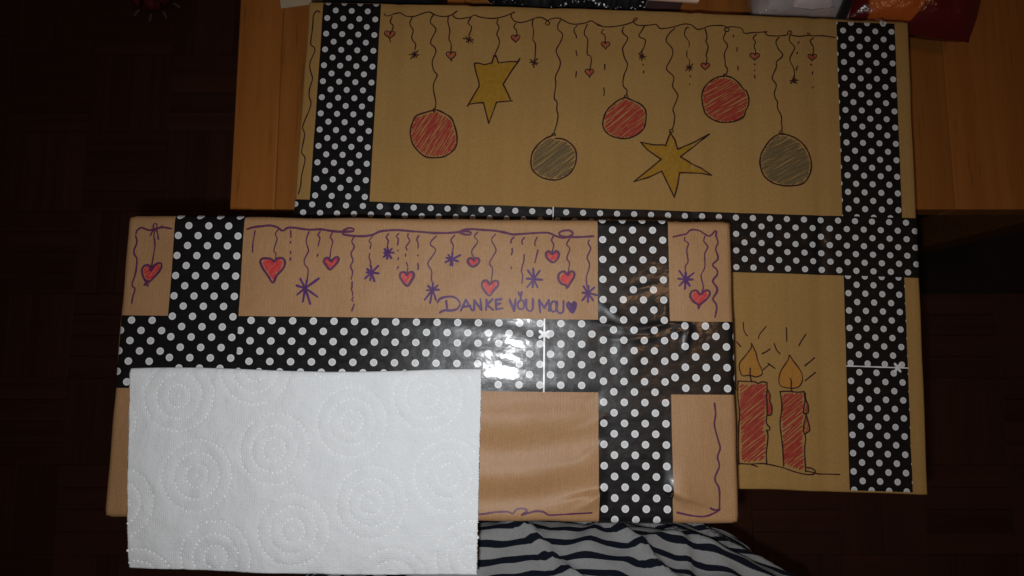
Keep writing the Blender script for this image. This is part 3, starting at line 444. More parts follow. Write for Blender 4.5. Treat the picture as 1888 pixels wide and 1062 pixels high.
 ('garland', [[(172.2, 91.5),(177.2, 92.8),(181.7, 93.9),(183.6, 96.1),(186.3, 96.9),(190.8, 96.1),(197.5, 92.4),(201.8, 96.3),(202.9, 95.5),(202.2, 93.0),(203.5, 87.8),(201.7, 83.2),(203.2, 77.9),(202.5, 75.3),(199.1, 71.8),(202.2, 68.4),(202.2, 65.0),(199.0, 60.5),(201.7, 56.0),(201.8, 53.0),(198.8, 48.0),(200.8, 44.7),(201.3, 41.0),(200.0, 35.4)]], {'w': 1.6}),
 ('garland', [[(198.1, -23.4),(198.7, -30.6),(197.7, -37.8),(199.5, -46.2),(201.2, -53.3),(199.2, -59.3),(200.3, -65.2),(197.0, -73.5),(199.8, -80.5),(199.5, -93.4)], [(193.5, -92.5),(196.5, -94.0),(200.1, -93.4),(195.2, -96.4),(189.1, -98.2),(180.7, -97.7),(171.4, -95.8)]], {'w': 1.5}),
 ('garland', [[(-6.0, -98.1),(15.7, -97.2),(37.7, -98.4),(48.2, -97.1),(57.9, -96.6),(61.3, -97.8),(63.3, -95.4),(67.5, -94.4),(71.1, -95.7),(66.9, -98.5),(75.9, -96.1),(82.0, -96.4),(85.6, -98.3),(95.2, -97.7),(104.9, -96.9),(113.9, -96.4)]], {'w': 1.5}),
]
TAPE_CREASES = [[(137.0, 51.9), (149.6, 55.2), (161.4, 58.4)], [(143.8, 26.2), (157.8, 28.3), (168.8, 31.1)], [(168.8, 31.1), (176.5, 29.8), (181.9, 28.1)], [(169.0, 24.5), (179.5, 25.8)], [(182.7, 28.1), (180.2, 21.9), (177.7, 11.1)], [(122.0, 19.0), (137.5, 19.3), (153.0, 20.1), (163.9, 22.1)], [(114.3, 30.5), (125.9, 29.1), (143.8, 26.2)], [(119.8, 44.6), (129.9, 36.9), (143.8, 27.7)], [(156.5, 44.2), (157.9, 35.7)], [(165.1, 47.5), (165.3, 35.7)]]
PAPER_CREASES = [[(118.8, -82.3), (104.9, -85.6), (90.4, -89.9)], [(118.8, -83.7), (102.5, -94.4), (86.8, -101.0)], [(168.9, -83.8), (186.9, -90.6), (209.5, -99.7)], [(168.9, -85.5), (180.8, -93.6), (186.6, -101.7)], [(119.0, -33.8), (108.6, -40.0), (97.6, -42.5)], [(118.3, -51.8), (102.5, -62.7), (84.3, -65.2)]]

# ================================================================== floor: dark mosaic parquet
floor = mesh('floor', [(-2.5, -2.5, -.012), (2.5, -2.5, -.012), (2.5, 2.5, -.012), (-2.5, 2.5, -.012)], [(0, 1, 2, 3)],
             mat_simple('parquet_joint_dirt', (0.020, 0.008, 0.005), 0.8), None)
tag(floor, kind='structure')
pm = mat_wood('dark_parquet_wood', (0.056, 0.0160, 0.0066), (0.082, 0.0260, 0.0112), 0.6, 1.0, 1)
PLK, PW_ = 0.192, 0.048
bm = box_bm(-PW_/2+.00025, PW_/2-.00025, -PLK/2+.00025, PLK/2-.00025, -.012, 0, .0006, 1)
plank_me = bpy.data.meshes.new('plank'); bm.to_mesh(plank_me); bm.free(); plank_me.materials.append(pm)
cells = []
for i in range(-9, 10):
    for j in range(-6, 7):
        cx, cy = i*PLK + .05, j*PLK + .03
        # only the floor that shows beside and in front of the boxes
        if (cx < -0.28 and cx > -1.5 and -0.85 < cy < 1.05) or (cx > 0.2 and cx < 1.5 and -0.75 < cy < 0.22):
            cells.append((math.hypot(cx, cy), i, j, cx, cy))
cells.sort()
for _, i, j, cx, cy in cells[:74]:
    flip = (i+j) % 2
    for k in range(4):
        d = (k-1.5)*PW_
        o = bpy.data.objects.new('plank', plank_me); col.objects.link(o); o.parent = floor
        o.location = (cx+(0 if flip else d), cy+(d if flip else 0), random.uniform(-.0008, 0))
        o.rotation_euler = (0, 0, R(90) if flip else 0)
v, f = [], []
for _, i, j, cx, cy in cells[74:]:          # the farthest blocks, joined
    flip = (i+j) % 2
    for k in range(4):
        d = (k-1.5)*PW_; hx_, hy_ = (PLK/2-.0005, PW_/2-.0005) if flip else (PW_/2-.0005, PLK/2-.0005)
        x, y = cx+(0 if flip else d), cy+(d if flip else 0); b = len(v); z = random.uniform(-.0008, 0)
        v += [(x-hx_, y-hy_, z), (x+hx_, y-hy_, z), (x+hx_, y+hy_, z), (x-hx_, y+hy_, z)]; v += [(p[0], p[1], -.011) for p in v[-4:]]
        f += [(b, b+1, b+2, b+3)] + [(b+q, b+4+q, b+4+(q+1) % 4, b+(q+1) % 4) for q in range(4)]
if f: mesh('far_planks', v, f, pm, floor)['kind'] = 'stuff'

# ================================================================== wooden table behind
table = empty('wooden_table', (0.30, 0.62, FLOOR_Z))
tag(table, 'honey-coloured wooden table with glued boards under the cardboard carton', 'table')
wm = mat_wood('honey_table_wood', (0.250, 0.082, 0.014), (0.320, 0.116, 0.023), 0.36, 1.0, 1)
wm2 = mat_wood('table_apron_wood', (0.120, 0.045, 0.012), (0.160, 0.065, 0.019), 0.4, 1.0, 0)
x = -0.289 - 0.30; widths = [0.046, 0.105, 0.088, 0.11, 0.094, 0.102, 0.09, 0.108, 0.097, 0.11, 0.09, 0.1, 0.07]
tx0 = x
for i, w in enumerate(widths):
    bm = box_bm(x+.00015, x+w-.00015, 0.1416-0.62, 1.05-0.62, TABLE_Z-.026, TABLE_Z, .0012, 2)
    o = from_bm('board', bm, wm, table); x += w
tx1 = x
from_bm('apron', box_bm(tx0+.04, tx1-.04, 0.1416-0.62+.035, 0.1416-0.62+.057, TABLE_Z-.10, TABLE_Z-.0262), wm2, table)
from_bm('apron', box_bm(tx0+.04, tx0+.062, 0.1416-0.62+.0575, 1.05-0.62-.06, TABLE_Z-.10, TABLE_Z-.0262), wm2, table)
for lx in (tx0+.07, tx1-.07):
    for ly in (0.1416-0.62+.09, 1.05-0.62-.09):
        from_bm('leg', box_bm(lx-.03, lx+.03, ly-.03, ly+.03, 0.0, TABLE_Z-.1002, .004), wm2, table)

# ================================================================== cardboard carton
CW, CD, CT = 0.5261, 0.4058, CARTON_TOP-TABLE_Z
carton = empty('cardboard_carton', (0.07803, 0.09391, TABLE_Z), R(-1.8))
tag(carton, 'large brown cardboard carton with drawn baubles, stars and candles, crossed by dotted tape', 'carton')
CREASE_X = [(-.1965+.013, .004, -.00045), (-.125, .005, .00035), (-.124+.006, .004, -.0004), (.073, .004, -.0006), (.079, .004, .0004), (.181, .005, -.0005), (.03, .006, .0003), (-.05, .008, -.0003)]
def hC(x, y):
    h = 0.0005*noise.noise((x*9, y*9, 3)) + 0.00022*noise.noise((x*70, y*4, 9))
    for cx, w, a in CREASE_X: h += 1.8*a*math.exp(-((x-cx-.002*math.sin(y*30))/w)**2)
    return h
def topC(x, y): return CT + hC(x, y)
def far_edge(x): return CD/2 - .0036*max(0.0, (x+.06)/.3)**2 - .0015*max(0.0, (-.06-x)/.2)**2
def flap(y0, y1):
    nx, ny = 130, 44; th = .004; x0, x1 = -CW/2, CW/2
    v, f = [], []
    def ring(inset, dz):
        ids = []
        pts = [(i, 0) for i in range(nx)] + [(nx, j) for j in range(ny)] + [(i, ny) for i in range(nx, 0, -1)] + [(0, j) for j in range(ny, 0, -1)]
        for i, j in pts:
            X = x0+.0016+(x1-x0-.0032)*i/nx; ye = far_edge(X) if y1 > .1 else y1; Y = y0+.0016+(ye-y0-.0032)*j/ny
            ox = (-1 if i == 0 else 1 if i == nx else 0)*inset; oy = (-1 if j == 0 else 1 if j == ny else 0)*inset
            wob = 0.0006*noise.noise((X*25, Y*25, 1))
            v.append((X+ox+(wob if ox else 0), Y+oy+(wob if oy else 0), topC(X, Y)+dz)); ids.append(len(v)-1)
        return ids
    g = {}
    for j in range(ny+1):
        for i in range(nx+1):
            X = x0+.0016+(x1-x0-.0032)*i/nx; ye = far_edge(X) if y1 > .1 else y1; Y = y0+.0016+(ye-y0-.0032)*j/ny
            g[i, j] = len(v); v.append((X, Y, topC(X, Y)))
    for j in range(ny):
        for i in range(nx): f.append((g[i, j], g[i+1, j], g[i+1, j+1], g[i, j+1]))
    prev = [g[p] for p in [(i, 0) for i in range(nx)] + [(nx, j) for j in range(ny)] + [(i, ny) for i in range(nx, 0, -1)] + [(0, j) for j in range(ny, 0, -1)]]
    for ins, dz in ((.0011, -.0004), (.0016, -.0014), (.0016, -th)):
        cur = ring(ins, dz); n = len(cur)
        for k in range(n): f.append((prev[k], cur[k], cur[(k+1) % n], prev[(k+1) % n]))
        prev = cur
    f.append(tuple(reversed(prev)))
    return mesh('flap', v, f, M['card'], carton, True)
flap(-CD/2, -.0028); flap(-.0012, CD/2)
for nm, b in (('side_panel', (-CW/2+.001, CW/2-.001, -CD/2+.001, -CD/2+.005)), ('side_panel', (-CW/2+.001, CW/2-.001, CD/2-.005, CD/2-.001)),
              ('side_panel', (-CW/2+.001, -CW/2+.005, -CD/2+.0052, CD/2-.0052)), ('side_panel', (CW/2-.005, CW/2-.001, -CD/2+.0052, CD/2-.0052))):
    from_bm(nm, box_bm(*b, .0042, CT-.0048), M['card'], carton)
from_bm('bottom_panel', box_bm(-CW/2+.001, CW/2-.001, -CD/2+.001, CD/2-.001, .0, .004), M['card'], carton)

def strip(name, parent, surf, u0, u1, v0, v1, axis, ref, step, mat=None, pu=0.0143, pv=0.01405):
    """tape strip: u along, v across; axis 0 runs along x, axis 1 along y; ref = the centre of one printed dot"""
    nu = max(2, int((u1-u0)/step)); nv = max(4, int((v1-v0)/step))
    V, Fc, UV = [], [], []
    sd = random.random()*40
    for i in range(nu+1):
        u = u0+(u1-u0)*i/nu
        for j in range(nv+1):
            v = v0+(v1-v0)*j/nv
            if j in (0, nv): v += .00025*noise.noise((u*40, sd+j, 0))
            p = surf(u, v) if axis == 0 else surf(v, u)
            V.append(p)
            if axis == 0: UV.append(((u-ref[0])/pu, (v-ref[1])/pv))
            else: UV.append(((v-ref[0])/pv, (u-ref[1])/pu))
    for i in range(nu):
        for j in range(nv):
            a = i*(nv+1)+j
            Fc.append((a, a+nv+1, a+nv+2, a+1) if axis == 0 else (a, a+1, a+nv+2, a+nv+1))
    return mesh(name, V, Fc, mat or M['tape'], parent, True, UV)

def wrap_surf(W, D, top, off, r, extra=None, far=None):
    hx, hy0 = W/2, D/2
    def S(x, y):
        X, Y = x, y; dz = 0.0; hy = far(x) if far and y > 0 else hy0
        for ax, h in ((0, hx), (1, hy)):
            c = (x, y)[ax]; s = abs(c)-(h-r)
            if s > 0:
                sg = 1 if c > 0 else -1
                if s < r*math.pi/2: a = s/r; q = h-r+(r+off)*math.sin(a); d = (r+off)*(1-math.cos(a))
                else: q = h+off; d = r+off+(s-r*math.pi/2)
                if ax == 0: X = sg*q
                else: Y = sg*q
                dz -= d
        z = top(max(-hx, min(hx, X)), max(-hy, min(hy, Y))) + off
        if extra: z += extra(X, Y)
        return (X, Y, z+dz)
    return S
lo, hi = wrap_surf(CW, CD, topC, .00035, .0022, None, far_edge), wrap_surf(CW, CD, topC, .00075, .0022, None, far_edge)
def wr(x, y):   # shallow ripples where the tape bridges the seam between the flaps
    return .0005*noise.noise((x*16, y*40, 5)) - .0004*math.exp(-((y+.002)/.0025)**2) + .0006
hi_h = wrap_surf(CW, CD, topC, .0007, .0022, wr)
strip('tape_strip', carton, lo, -CD/2-.05, CD/2+.05, -.2502, -.1995, 1, (-.22479, .19369), .004, pu=.01445)
strip('tape_strip', carton, lo, -.024, CD/2+.05, .2000, .2506, 1, (.21250, .19641), .004, pu=.01445)
strip('tape_strip', carton, lo, -CD/2-.05, -.0245, .1998, .2504, 1, (.21043, -.03440), .004, pu=.01445)
ht = strip('tape_strip', carton, hi_h, -CW/2-.05, CW/2+.05, -.0271, .0234, 0, (.12430, .01938), .003)
vt = [o for o in carton.children if o.name.startswith('tape_strip')]

def print_line(parent, surf, a, b, w, bow=None):
    """the white cutting line printed across the tape, with its little bow"""
    I = Ink(lambda x, y: surf(x, y)[2], .00012)
    n = 30
    I.stroke([(a[0]+(b[0]-a[0])*i/n, a[1]+(b[1]-a[1])*i/n) for i in range(n+1)], w)
    if bow:
        d = (b[0]-a[0], b[1]-a[1]); L = math.hypot(*d); d = (d[0]/L, d[1]/L); q = (-d[1], d[0])
        for s1 in (1, -1):
            for s2 in (1, -1):
                pts = [(bow[0]+t*(.0030*q[0]*s1+.0021*d[0]*s2), bow[1]+t*(.0030*q[1]*s1+.0021*d[1]*s2)) for t in (0.1, .4, .7, 1.0)]
                I.stroke(pts, .0021)
    return I.build('printed_line', M['white_print'], parent)
print_line(ht, hi_h, (-.0440, .0233), (-.0438, -.0270), .0012)
print_line(vt[2], lo, (.2002, -.1018), (.2503, -.1020), .0012, (.2418, -.1019))
print_line(vt[1], lo, (.2002, .2000), (.2503, .2000), .0004, (.2405, .2002))

def draw(parent, data, h, w0, main, aster, base):
    for kind, lines, k in data:
        w = k.get('w', w0)
        if kind in ('string', 'garland', 'dashes', 'bow', 'ray', 'baseline'):
            I = Ink(h, base+.00012)
            for l in lines: I.line(l, w)
            nm = {'string': 'drawn_string', 'garland': 'drawn_garland', 'dashes': 'drawn_dashes', 'bow': 'drawn_bow', 'ray': 'drawn_light_ray', 'baseline': 'drawn_ground_line'}[kind]
            I.build(nm, M[main], parent)
        elif kind == 'asterisk':
            I = Ink(h, base+.00016)
            for l in lines: I.line(l, w0*(1.4 if parent is parcel_ref[0] else 1.0))
            I.build('drawn_snowflake', M[aster], parent)
        elif kind == 'letter':
            I = Ink(h, base+.00014)
            for l in lines: I.line(l, 1.9, len(l) == 2)
            I.build('letter', M[aster], parent)
        elif kind == 'inkheart':
            I = Ink(h, base+.00014); I.hatch(lines[0], 50, .7, 1.0, .1); I.line(lines[0], 1.4)
            I.build('drawn_ink_heart', M['marker2'], parent)
        elif kind == 'heart':
            big = parent is parcel_ref[0]
            O = Ink(h, base+.00022)
            for l in lines: O.line(l, 2.0 if big else 1.15)
            o = O.build('drawn_heart', M['marker' if big else main], parent)
            I = Ink(h, base+.00005)
            cx = sum(p[0] for p in lines[0])/len(lines[0]); cy = sum(p[1] for p in lines[0])/len(lines[0])
            s_ = .80 if big else .8
            I.hatch([(cx+(x-cx)*s_, cy+(y-cy)*s_) for x, y in lines[0][:-1]], 55, .85 if big else .9, 1.1 if big else .75, .35)
            I.build('red_fill', M['redfill' if big else 'red'], o)
        elif kind.startswith('bauble'):
            O = Ink(h, base+.00025); O.line(lines[0], 1.6); O.line(k['cap'], 1.3)
            o = O.build('drawn_bauble', M['pen'], parent)
            I = Ink(h, base+.00006)
            cx = sum(p[0] for p in lines[0])/len(lines[0]); cy = sum(p[1] for p in lines[0])/len(lines[0])
            poly = [(cx+(x-cx)*.965, cy+(y-cy)*.95-.4) for x, y in lines[0]]
            if kind == 'bauble_red':
                I.hatch(poly, k['ang'], 1.75, 1.55, 1.6, .35); I.hatch(poly, k['ang']+7, 4.2, 1.3, 3.0, .3)
                I.build('red_hatching', M['red'], o)
            else:
                I.hatch(poly, k['ang'], 1.5, 1.7, 1.8, .15); I.hatch(poly, k['ang']-6, 3.6, 1.6, 3.5, .3)
                I.build('grey_hatching', M['grey'], o)
        elif kind == 'star':
            O = Ink(h, base+.00025)
            for l in lines: O.line(l, 1.5, len(l) == 2)
            O.line(k['cap'], 1.2)
            o = O.build('drawn_star', M['pen'], parent)
            I = Ink(h, base+.00006); I.hatch(k['fill'], k['ang'], 1.15, 1.5, .7); I.hatch(k['fill'], k['ang']+12, 3.0, 1.3, 2.5, .2)
            I.build('mustard_shading', M['mustard'], o)
        elif kind == 'candle':
            O = Ink(h, base+.00025)
            for l in lines: O.line(l, 1.4)
            o = O.build('drawn_candle', M['pen'], parent)
            I = Ink(h, base+.00006); I.hatch(k['fill'], 40, 2.0, 1.8, 1.2, .15); I.hatch(k['fill'], 44, 5.5, 1.8, 4.0, .2)
            for d in k['drip']: I.hatch(d, 75, 1.0, 1.0, .3)
            I.build('red_hatching', M['red'], o)
            Fm = Ink(h, base+.0002); Fm.line(k['flame'], 1.2); Fm.build('flame_outline', M['pen'], o)
            G = Ink(h, base+.00005); G.hatch(k['flame'][:-1], 76, 1.0, 1.25, .9); G.build('flame_shading', M['orange'], o)
            Wk = Ink(h, base+.00032); Wk.line(k['wick'], 1.4); Wk.build('wick', M['pen'], o)
parcel_ref = [None]
draw(carton, CARTON_INK, topC, 1.3, 'pen', 'pen', .00008)

# ================================================================== wrapped parcel on top of the carton
PW, PD, PT = 0.4274, 0.2071, PARCEL_TOP-CARTON_TOP
z0P = .0022
parcel = empty('wrapped_parcel', (-0.05968, -0.01158, CARTON_TOP+z0P), R(-0.6))
tag(parcel, 'oblong parcel in brown kraft paper with drawn red hearts, handwriting and dotted tape', 'parcel')
parcel_ref[0] = parcel
PT -= z0P
PR = .0042
def seg_d(x, y, pts):
    best = 9; tt = 0; sg = 1
    n = len(pts)-1
    for i in range(n):
        ax, ay = pts[i][0]/1000, pts[i][1]/1000; bx, by = pts[i+1][0]/1000, pts[i+1][1]/1000
        L2 = (bx-ax)**2+(by-ay)**2; t = max(0, min(1, ((x-ax)*(bx-ax)+(y-ay)*(by-ay))/L2))
        d = math.hypot(x-ax-(bx-ax)*t, y-ay-(by-ay)*t)
        if d < best: best = d; tt = (i+t)/n; sg = 1 if (bx-ax)*(y-ay)-(by-ay)*(x-ax) > 0 else -1
    seg_d.side = sg
    return best, tt
def taut(x, y):
    k = 0.0
    for lo_, hi_, c in ((.1189, .1685, x), (-.1791, -.1299, x), (-.017, .0327, y)):
        k = max(k, min(1.0, max(0.0, min(c-lo_, hi_-c)/.014+.65)))
    return 1-.72*k
def hP(x, y):
    e = min(1.0, max(0.0, min(PW/2-abs(x), PD/2-abs(y))/.02)); e = e*e*(3-2*e)
    h = .0016*noise.noise((x*16, y*22, 1.3)) + .0006*noise.noise((x*45, y*30, 4.1))
    bw_ = math.exp(-((x-.055)/.085)**2)*min(1, max(0, (-.012-y)/.02))
    h += bw_*.0014*math.sin(2*math.pi*(y+.022*noise.noise((x*14, y*9, 5))+.05*(x-.05))/.037)
    cr = 0.0; tk = max(0.0, (taut(x, y)-.28)/.72)**.6
    for k, pts in enumerate(PAPER_CREASES):
        d, t = seg_d(x, y, pts)
        if d < .04:
            sd = d*seg_d.side
            cr += tk*(.0045 if k < 4 else .0012)*(1-.9*t)/(1+math.exp(-max(-30, min(30, sd/.0007))))*math.exp(-max(0.0, sd)/.010)
    return (h*taut(x, y)+cr)*e
def topP(x, y): return PT + hP(x, y)
nx, ny = 300, 148
v, f, g = [], [], {}
ix, iy = PW/2-PR, PD/2-PR
for j in range(ny+1):
    for i in range(nx+1):
        X, Y = -ix+2*ix*i/nx, -iy+2*iy*j/ny
        g[i, j] = len(v); v.append((X, Y, topP(X, Y)))
for j in range(ny):
    for i in range(nx): f.append((g[i, j], g[i+1, j], g[i+1, j+1], g[i, j+1]))
loop = [(i, 0) for i in range(nx)] + [(nx, j) for j in range(ny)] + [(i, ny) for i in range(nx, 0, -1)] + [(0, j) for j in range(ny, 0, -1)]
prev = [g[p] for p in loop]
prof = [(PR*math.sin(R(a)), PR*(1-math.cos(R(a)))) for a in (22, 45, 67, 90)] + [(PR, PR+.02), (PR, PT-.003), (PR-.003, PT)]
for q, d in prof:
    cur = []
    for i, j in loop:
        X, Y, Zz = v[g[i, j]]
        ox = -1 if i == 0 else 1 if i == nx else 0; oy = -1 if j == 0 else 1 if j == ny else 0
        k = q*(.78 if ox and oy else 1)
        wob = .0007*noise.noise((X*30, Y*30, d*40)) if d > .001 else 0
        v.append((X+ox*(k+wob), Y+oy*(k+wob), PT-d if d > .001 else Zz-d)); cur.append(len(v)-1)
    n = len(cur)
    for k in range(n): f.append((prev[k], cur[k], cur[(k+1) % n], prev[(k+1) % n]))
    prev = cur
f.append(tuple(reversed(prev)))
mesh('wrapping_paper', v, f, M['kraft'], parcel, True)

def crumple(x, y):
    """puckers and creases in the tape where the strips cross"""
    h = 0.0
    for k, pts in enumerate(TAPE_CREASES):
        d, t = seg_d(x, y, pts)
        if d < .014:
            fade = math.sin(math.pi*min(.98, max(.02, .12+.8*t)))
            a = (.0004, .0010, .0009, .0008, .0010, .0006, .0007, .0005, .0003, .0003)[k]
            h += a*math.exp(-(d/.0020)**2)*fade
    if x < .119: h += .00013*math.exp(-((x-.05)/.075)**2)*math.sin(2*math.pi*(y-.0015+.10*(x-.06)+.004*noise.noise((x*30, y*30, 6)))/.0155)
    w = math.exp(-((x-.150)/.045)**2-((y-.022)/.022)**2)
    h += w*(.0008*noise.noise((x*60, y*50, 2)) + .00022*noise.noise((x*190, y*60, 7)) + .0006)
    return h
p_lo = wrap_surf(PW, PD, topP, .0003, PR, crumple)
p_hi = wrap_surf(PW, PD, topP, .0007, PR, crumple)
strip('tape_strip', parcel, p_lo, -PW/2-.05, -.150, -.0174, .0323, 0, (-.20433, .02909), .003, pv=.0141)
hm = strip('tape_strip', parcel, p_lo, -.150, .140, -.0170, .0327, 0, (.09324, .02976), .0025, pv=.01405)
strip('tape_strip', parcel, p_lo, .140, PW/2+.05, -.0178, .0322, 0, (.17881, .02912), .0015, pu=.0143, pv=.0142)
strip('tape_strip', parcel, p_hi, -PD/2-.04, PD/2+.04, -.1791, -.1299, 1, (-.16893, .09599), .003, pu=.0142)
strip('tape_strip', parcel, p_hi, -PD/2-.04, PD/2+.04, .1189, .1685, 1, (.12950, .09605), .0015, pu=.01406)
print_line(hm, p_lo, (.0818, .0326), (.0816, -.0169), .0013, (.0817, .0222))
draw(parcel, PARCEL_INK, topP, 1.3, 'marker', 'marker2', .00012)

# ================================================================== sheet of kitchen paper lying on the parcel
TZ = PARCEL_TOP+.0030
towel = empty('paper_towel', (-0.139, -0.08, TZ))
tag(towel, 'white embossed kitchen paper sheet, folded once, lying on the wrapped parcel', 'paper towel')
tw = NT('white_kitchen_paper'); o_ = tw.obj()
wv = tw.n('ShaderNodeTexWave', wave_type='BANDS', bands_direction='X', i_Scale=260.0, i_Distortion=1.5, i_Detail=1.0); tw.l(o_, wv.inputs['Vector'])
wv2 = tw.n('ShaderNodeTexWave', wave_type='BANDS', bands_direction='Y', i_Scale=260.0, i_Distortion=1.5, i_Detail=1.0); tw.l(o_, wv2.inputs['Vector'])
wvm = tw.math('MULTIPLY', wv.outputs['Fac'], wv2.outputs['Fac'])
fz = tw.noise(o_, 1300, 4, 0.7)
tc = tw.ramp(fz, [(0.3, (0.55, 0.568, 0.580)), (0.7, (0.65, 0.668, 0.680))])
tb = tw.bump(wvm, 0.3, 0.0005); tb = tw.bump(fz, 0.45, 0.0005, tb); tb = tw.bump(tw.noise(o_, 70, 3), 0.5, 0.003, tb)
M['towel'] = tw.set(Base_Color=tc, Roughness=0.92, Specular_IOR_Level=0.15, Normal=tb)
M['emboss'] = mat_simple('brightened_kitchen_paper', (0.71, 0.728, 0.74), 0.7, 0.3, 0.04)  # whiter than the sheet: the light on the relief is in the colour
TL, TR, BR, BL = (-.2594, -.0141), (-.0207, -.0148), (-.0232, -.1488), (-.2529, -.1450)
def tq(s, t):   # s: left to right, t: top to bottom
    a = (TL[0]+(TR[0]-TL[0])*s, TL[1]+(TR[1]-TL[1])*s); b = (BL[0]+(BR[0]-BL[0])*s, BL[1]+(BR[1]-BL[1])*s)
    x, y = a[0]+(b[0]-a[0])*t, a[1]+(b[1]-a[1])*t
    y += .0013*math.sin(s*7+.6)*(1-t)*(1-t) + .0010*math.sin(s*5+2)*t*t
    return x+.139, y+.08
RC = []   # centres of the embossed rosettes (square lattice turned about 19 degrees)
s0 = .01398/100; 
def rosettes():
    a, b = (.0512, .0176), (.0147, -.0525); c0 = (-.1593+.139, -.0668+.08)
    for i in range(-4, 5):
        for j in range(-4, 5): yield c0[0]+a[0]*i+b[0]*j, c0[1]+a[1]*i+b[1]*j
ROS = list(rosettes())
def hT(x, y):
    h = .0019*noise.noise((x*20, y*20, 8)) + .0006*noise.noise((x*80, y*80, 2))
    for cx, cy in ROS:
        d = math.hypot(x-cx, y-cy)
        if d < .030:
            for r in (.0076, .0152, .0232): h -= .00028*math.exp(-((d-r)/.0013)**2)
    return h
def layer(name, dz, mat, nx, ny, parent, ragged=True, grow=0.0):
    v, f = [], []
    for sgn in (0, 1):
        for j in range(ny+1):
            for i in range(nx+1):
                x, y = tq(i/nx, j/ny)
                if i == nx: x += random.uniform(-.0005, .0003)
                if i == 0: x += random.uniform(-.0002, .0002)
                edge = min(1.0, (j/ny)/.035)
                z = hT(x, y) + dz - (1-edge)**2*.0016 - (.0004 if sgn else 0)
                z -= .0035*max(0.0, (j/ny-.78)/.22)**2
                v.append((x, y, z))
    N = (nx+1)*(ny+1)
    for j in range(ny):
        for i in range(nx):
            a = j*(nx+1)+i
            f.append((a, a+nx+1, a+nx+2, a+1)); f.append((N+a, N+a+1, N+a+nx+2, N+a+nx+1))
    for i in range(nx):
        a = i; f.append((a, a+1, N+a+1, N+a)); a = ny*(nx+1)+i; f.append((a+1, a, N+a, N+a+1))
    for j in range(ny):
        a = j*(nx+1); f.append((a+nx+1, a, N+a, N+a+nx+1)); a += nx; f.append((a, a+nx+1, N+a+nx+1, N+a))
    return mesh(name, v, f, mat, parent, True)
sheet = layer('upper_layer', .0022, M['towel'], 260, 150, towel)
layer('lower_layer', .0007, M['towel'], 60, 36, towel)
v, f = [], []
def inside(x, y):
    # well inside the sheet
    X, Y = x-.139, y-.08
    s = (X-(-.2575))/(.2365); t = (-.0145-Y)/.1325
    return .012 < s < .985 and .02 < t < .975
for cx, cy in ROS:
    for r, n in ((0, 1), (.0076, 17), (.0152, 32), (.0232, 47)):
        for k in range(n):
            a = 2*math.pi*k/n + cx*31
            rj = r + random.uniform(-.0004, .0004); a += random.uniform(-.02, .02)
            x, y = cx+rj*math.cos(a), cy+rj*math.sin(a)
            if not inside(x, y) or random.random() < .07: continue
            rr = .00078*random.uniform(.65, 1.25); hh = .00055*random.uniform(.6, 1.25); zb = hT(x, y)+.0022
            t_ = (y-.08-(-.0145))/-.1325; zb -= .0035*max(0.0, (t_-.78)/.22)**2
            b = len(v); v.append((x, y, zb+hh))
            for q in range(7):
                an = q*2*math.pi/7; v.append((x+rr*.6*math.cos(an), y+rr*.6*math.sin(an), zb+hh*.75))
            for q in range(7):
                an = q*2*math.pi/7; v.append((x+rr*math.cos(an), y+rr*math.sin(an), zb-.0001))
            for q in range(7):
                q2 = (q+1) % 7
                f.append((b, b+1+q, b+1+q2)); f.append((b+1+q, b+8+q, b+8+q2, b+1+q2))
em = mesh('embossed_dots', v, f, M['emboss'], towel, True); em['kind'] = 'stuff'
# torn fibres along the perforated right edge
v, f = [], []
for k in range(70):
    x, y = tq(1.0, random.uniform(.03, .99)); x -= .0002; zb = hT(x, y)+.0020
    if k > 62: x, y = tq(1.0, .82+random.uniform(-.01, .012)); zb = hT(x, y)+.0018
    L = random.uniform(.0004, .0012)*(1.7 if k > 62 else 1); w = random.uniform(.00015, .0004); an = random.uniform(-.9, .9)
    b = len(v); v += [(x-.0003, y-w, zb), (x-.0003, y+w, zb), (x+L*math.cos(an), y+L*math.sin(an), zb+random.uniform(-.0003, .0004))]; f.append((b, b+2, b+1))
tf = mesh('torn_fibres', v, f, M['emboss'], towel); tf['kind'] = 'stuff'

# ================================================================== person: belly and lap in a striped shirt
person = empty('person', (0.033, -0.36, 0.0))
tag(person, 'person in a pale grey shirt with navy stripes, sitting below the wrapped parcel', 'person')
skin = mat_simple('dark_trousers', (0.02, 0.022, 0.03), 0.85, 0.2)
def torso(z, grow=0.0):
    # centre depth, half width, half depth at height z
    K = [(.44, .02, .19, .13), (.55, .02, .20, .15), (.66, .02, .215, .165), (.74, .02, .235, .185), (.80, .01, .245, .188), (.85, -.02, .238, .172), (.90, -.06, .215, .145), (.96, -.10, .195, .125), (1.04, -.12, .18, .11)]
    for a, b in zip(K, K[1:]):
        if z <= b[0] or b is K[-1]:
            t = max(0, min(1, (z-a[0])/(b[0]-a[0]))); t = t*t*(3-2*t)*.5+t*.5
            return [a[i]+(b[i]-a[i])*t + (grow if i > 1 else 0) for i in (1, 2, 3)]
me = bpy.data.meshes.new('body')
nodes = [((0, .0, .55), .10), ((0, 0, .66), .13), ((0, -.01, .76), .15), ((0, -.05, .88), .125), ((0, -.10, 1.0), .09),
         ((.09, .03, .55), .085), ((.10, .22, .585), .072), ((.10, .40, .58), .056), ((.10, .42, .30), .048), ((.10, .42, .08), .036), ((.10, .50, .035), .03),
         ((-.09, .03, .55), .085), ((-.10, .22, .585), .072), ((-.10, .40, .58), .056), ((-.10, .42, .30), .048), ((-.10, .42, .08), .036), ((-.10, .50, .035), .03)]
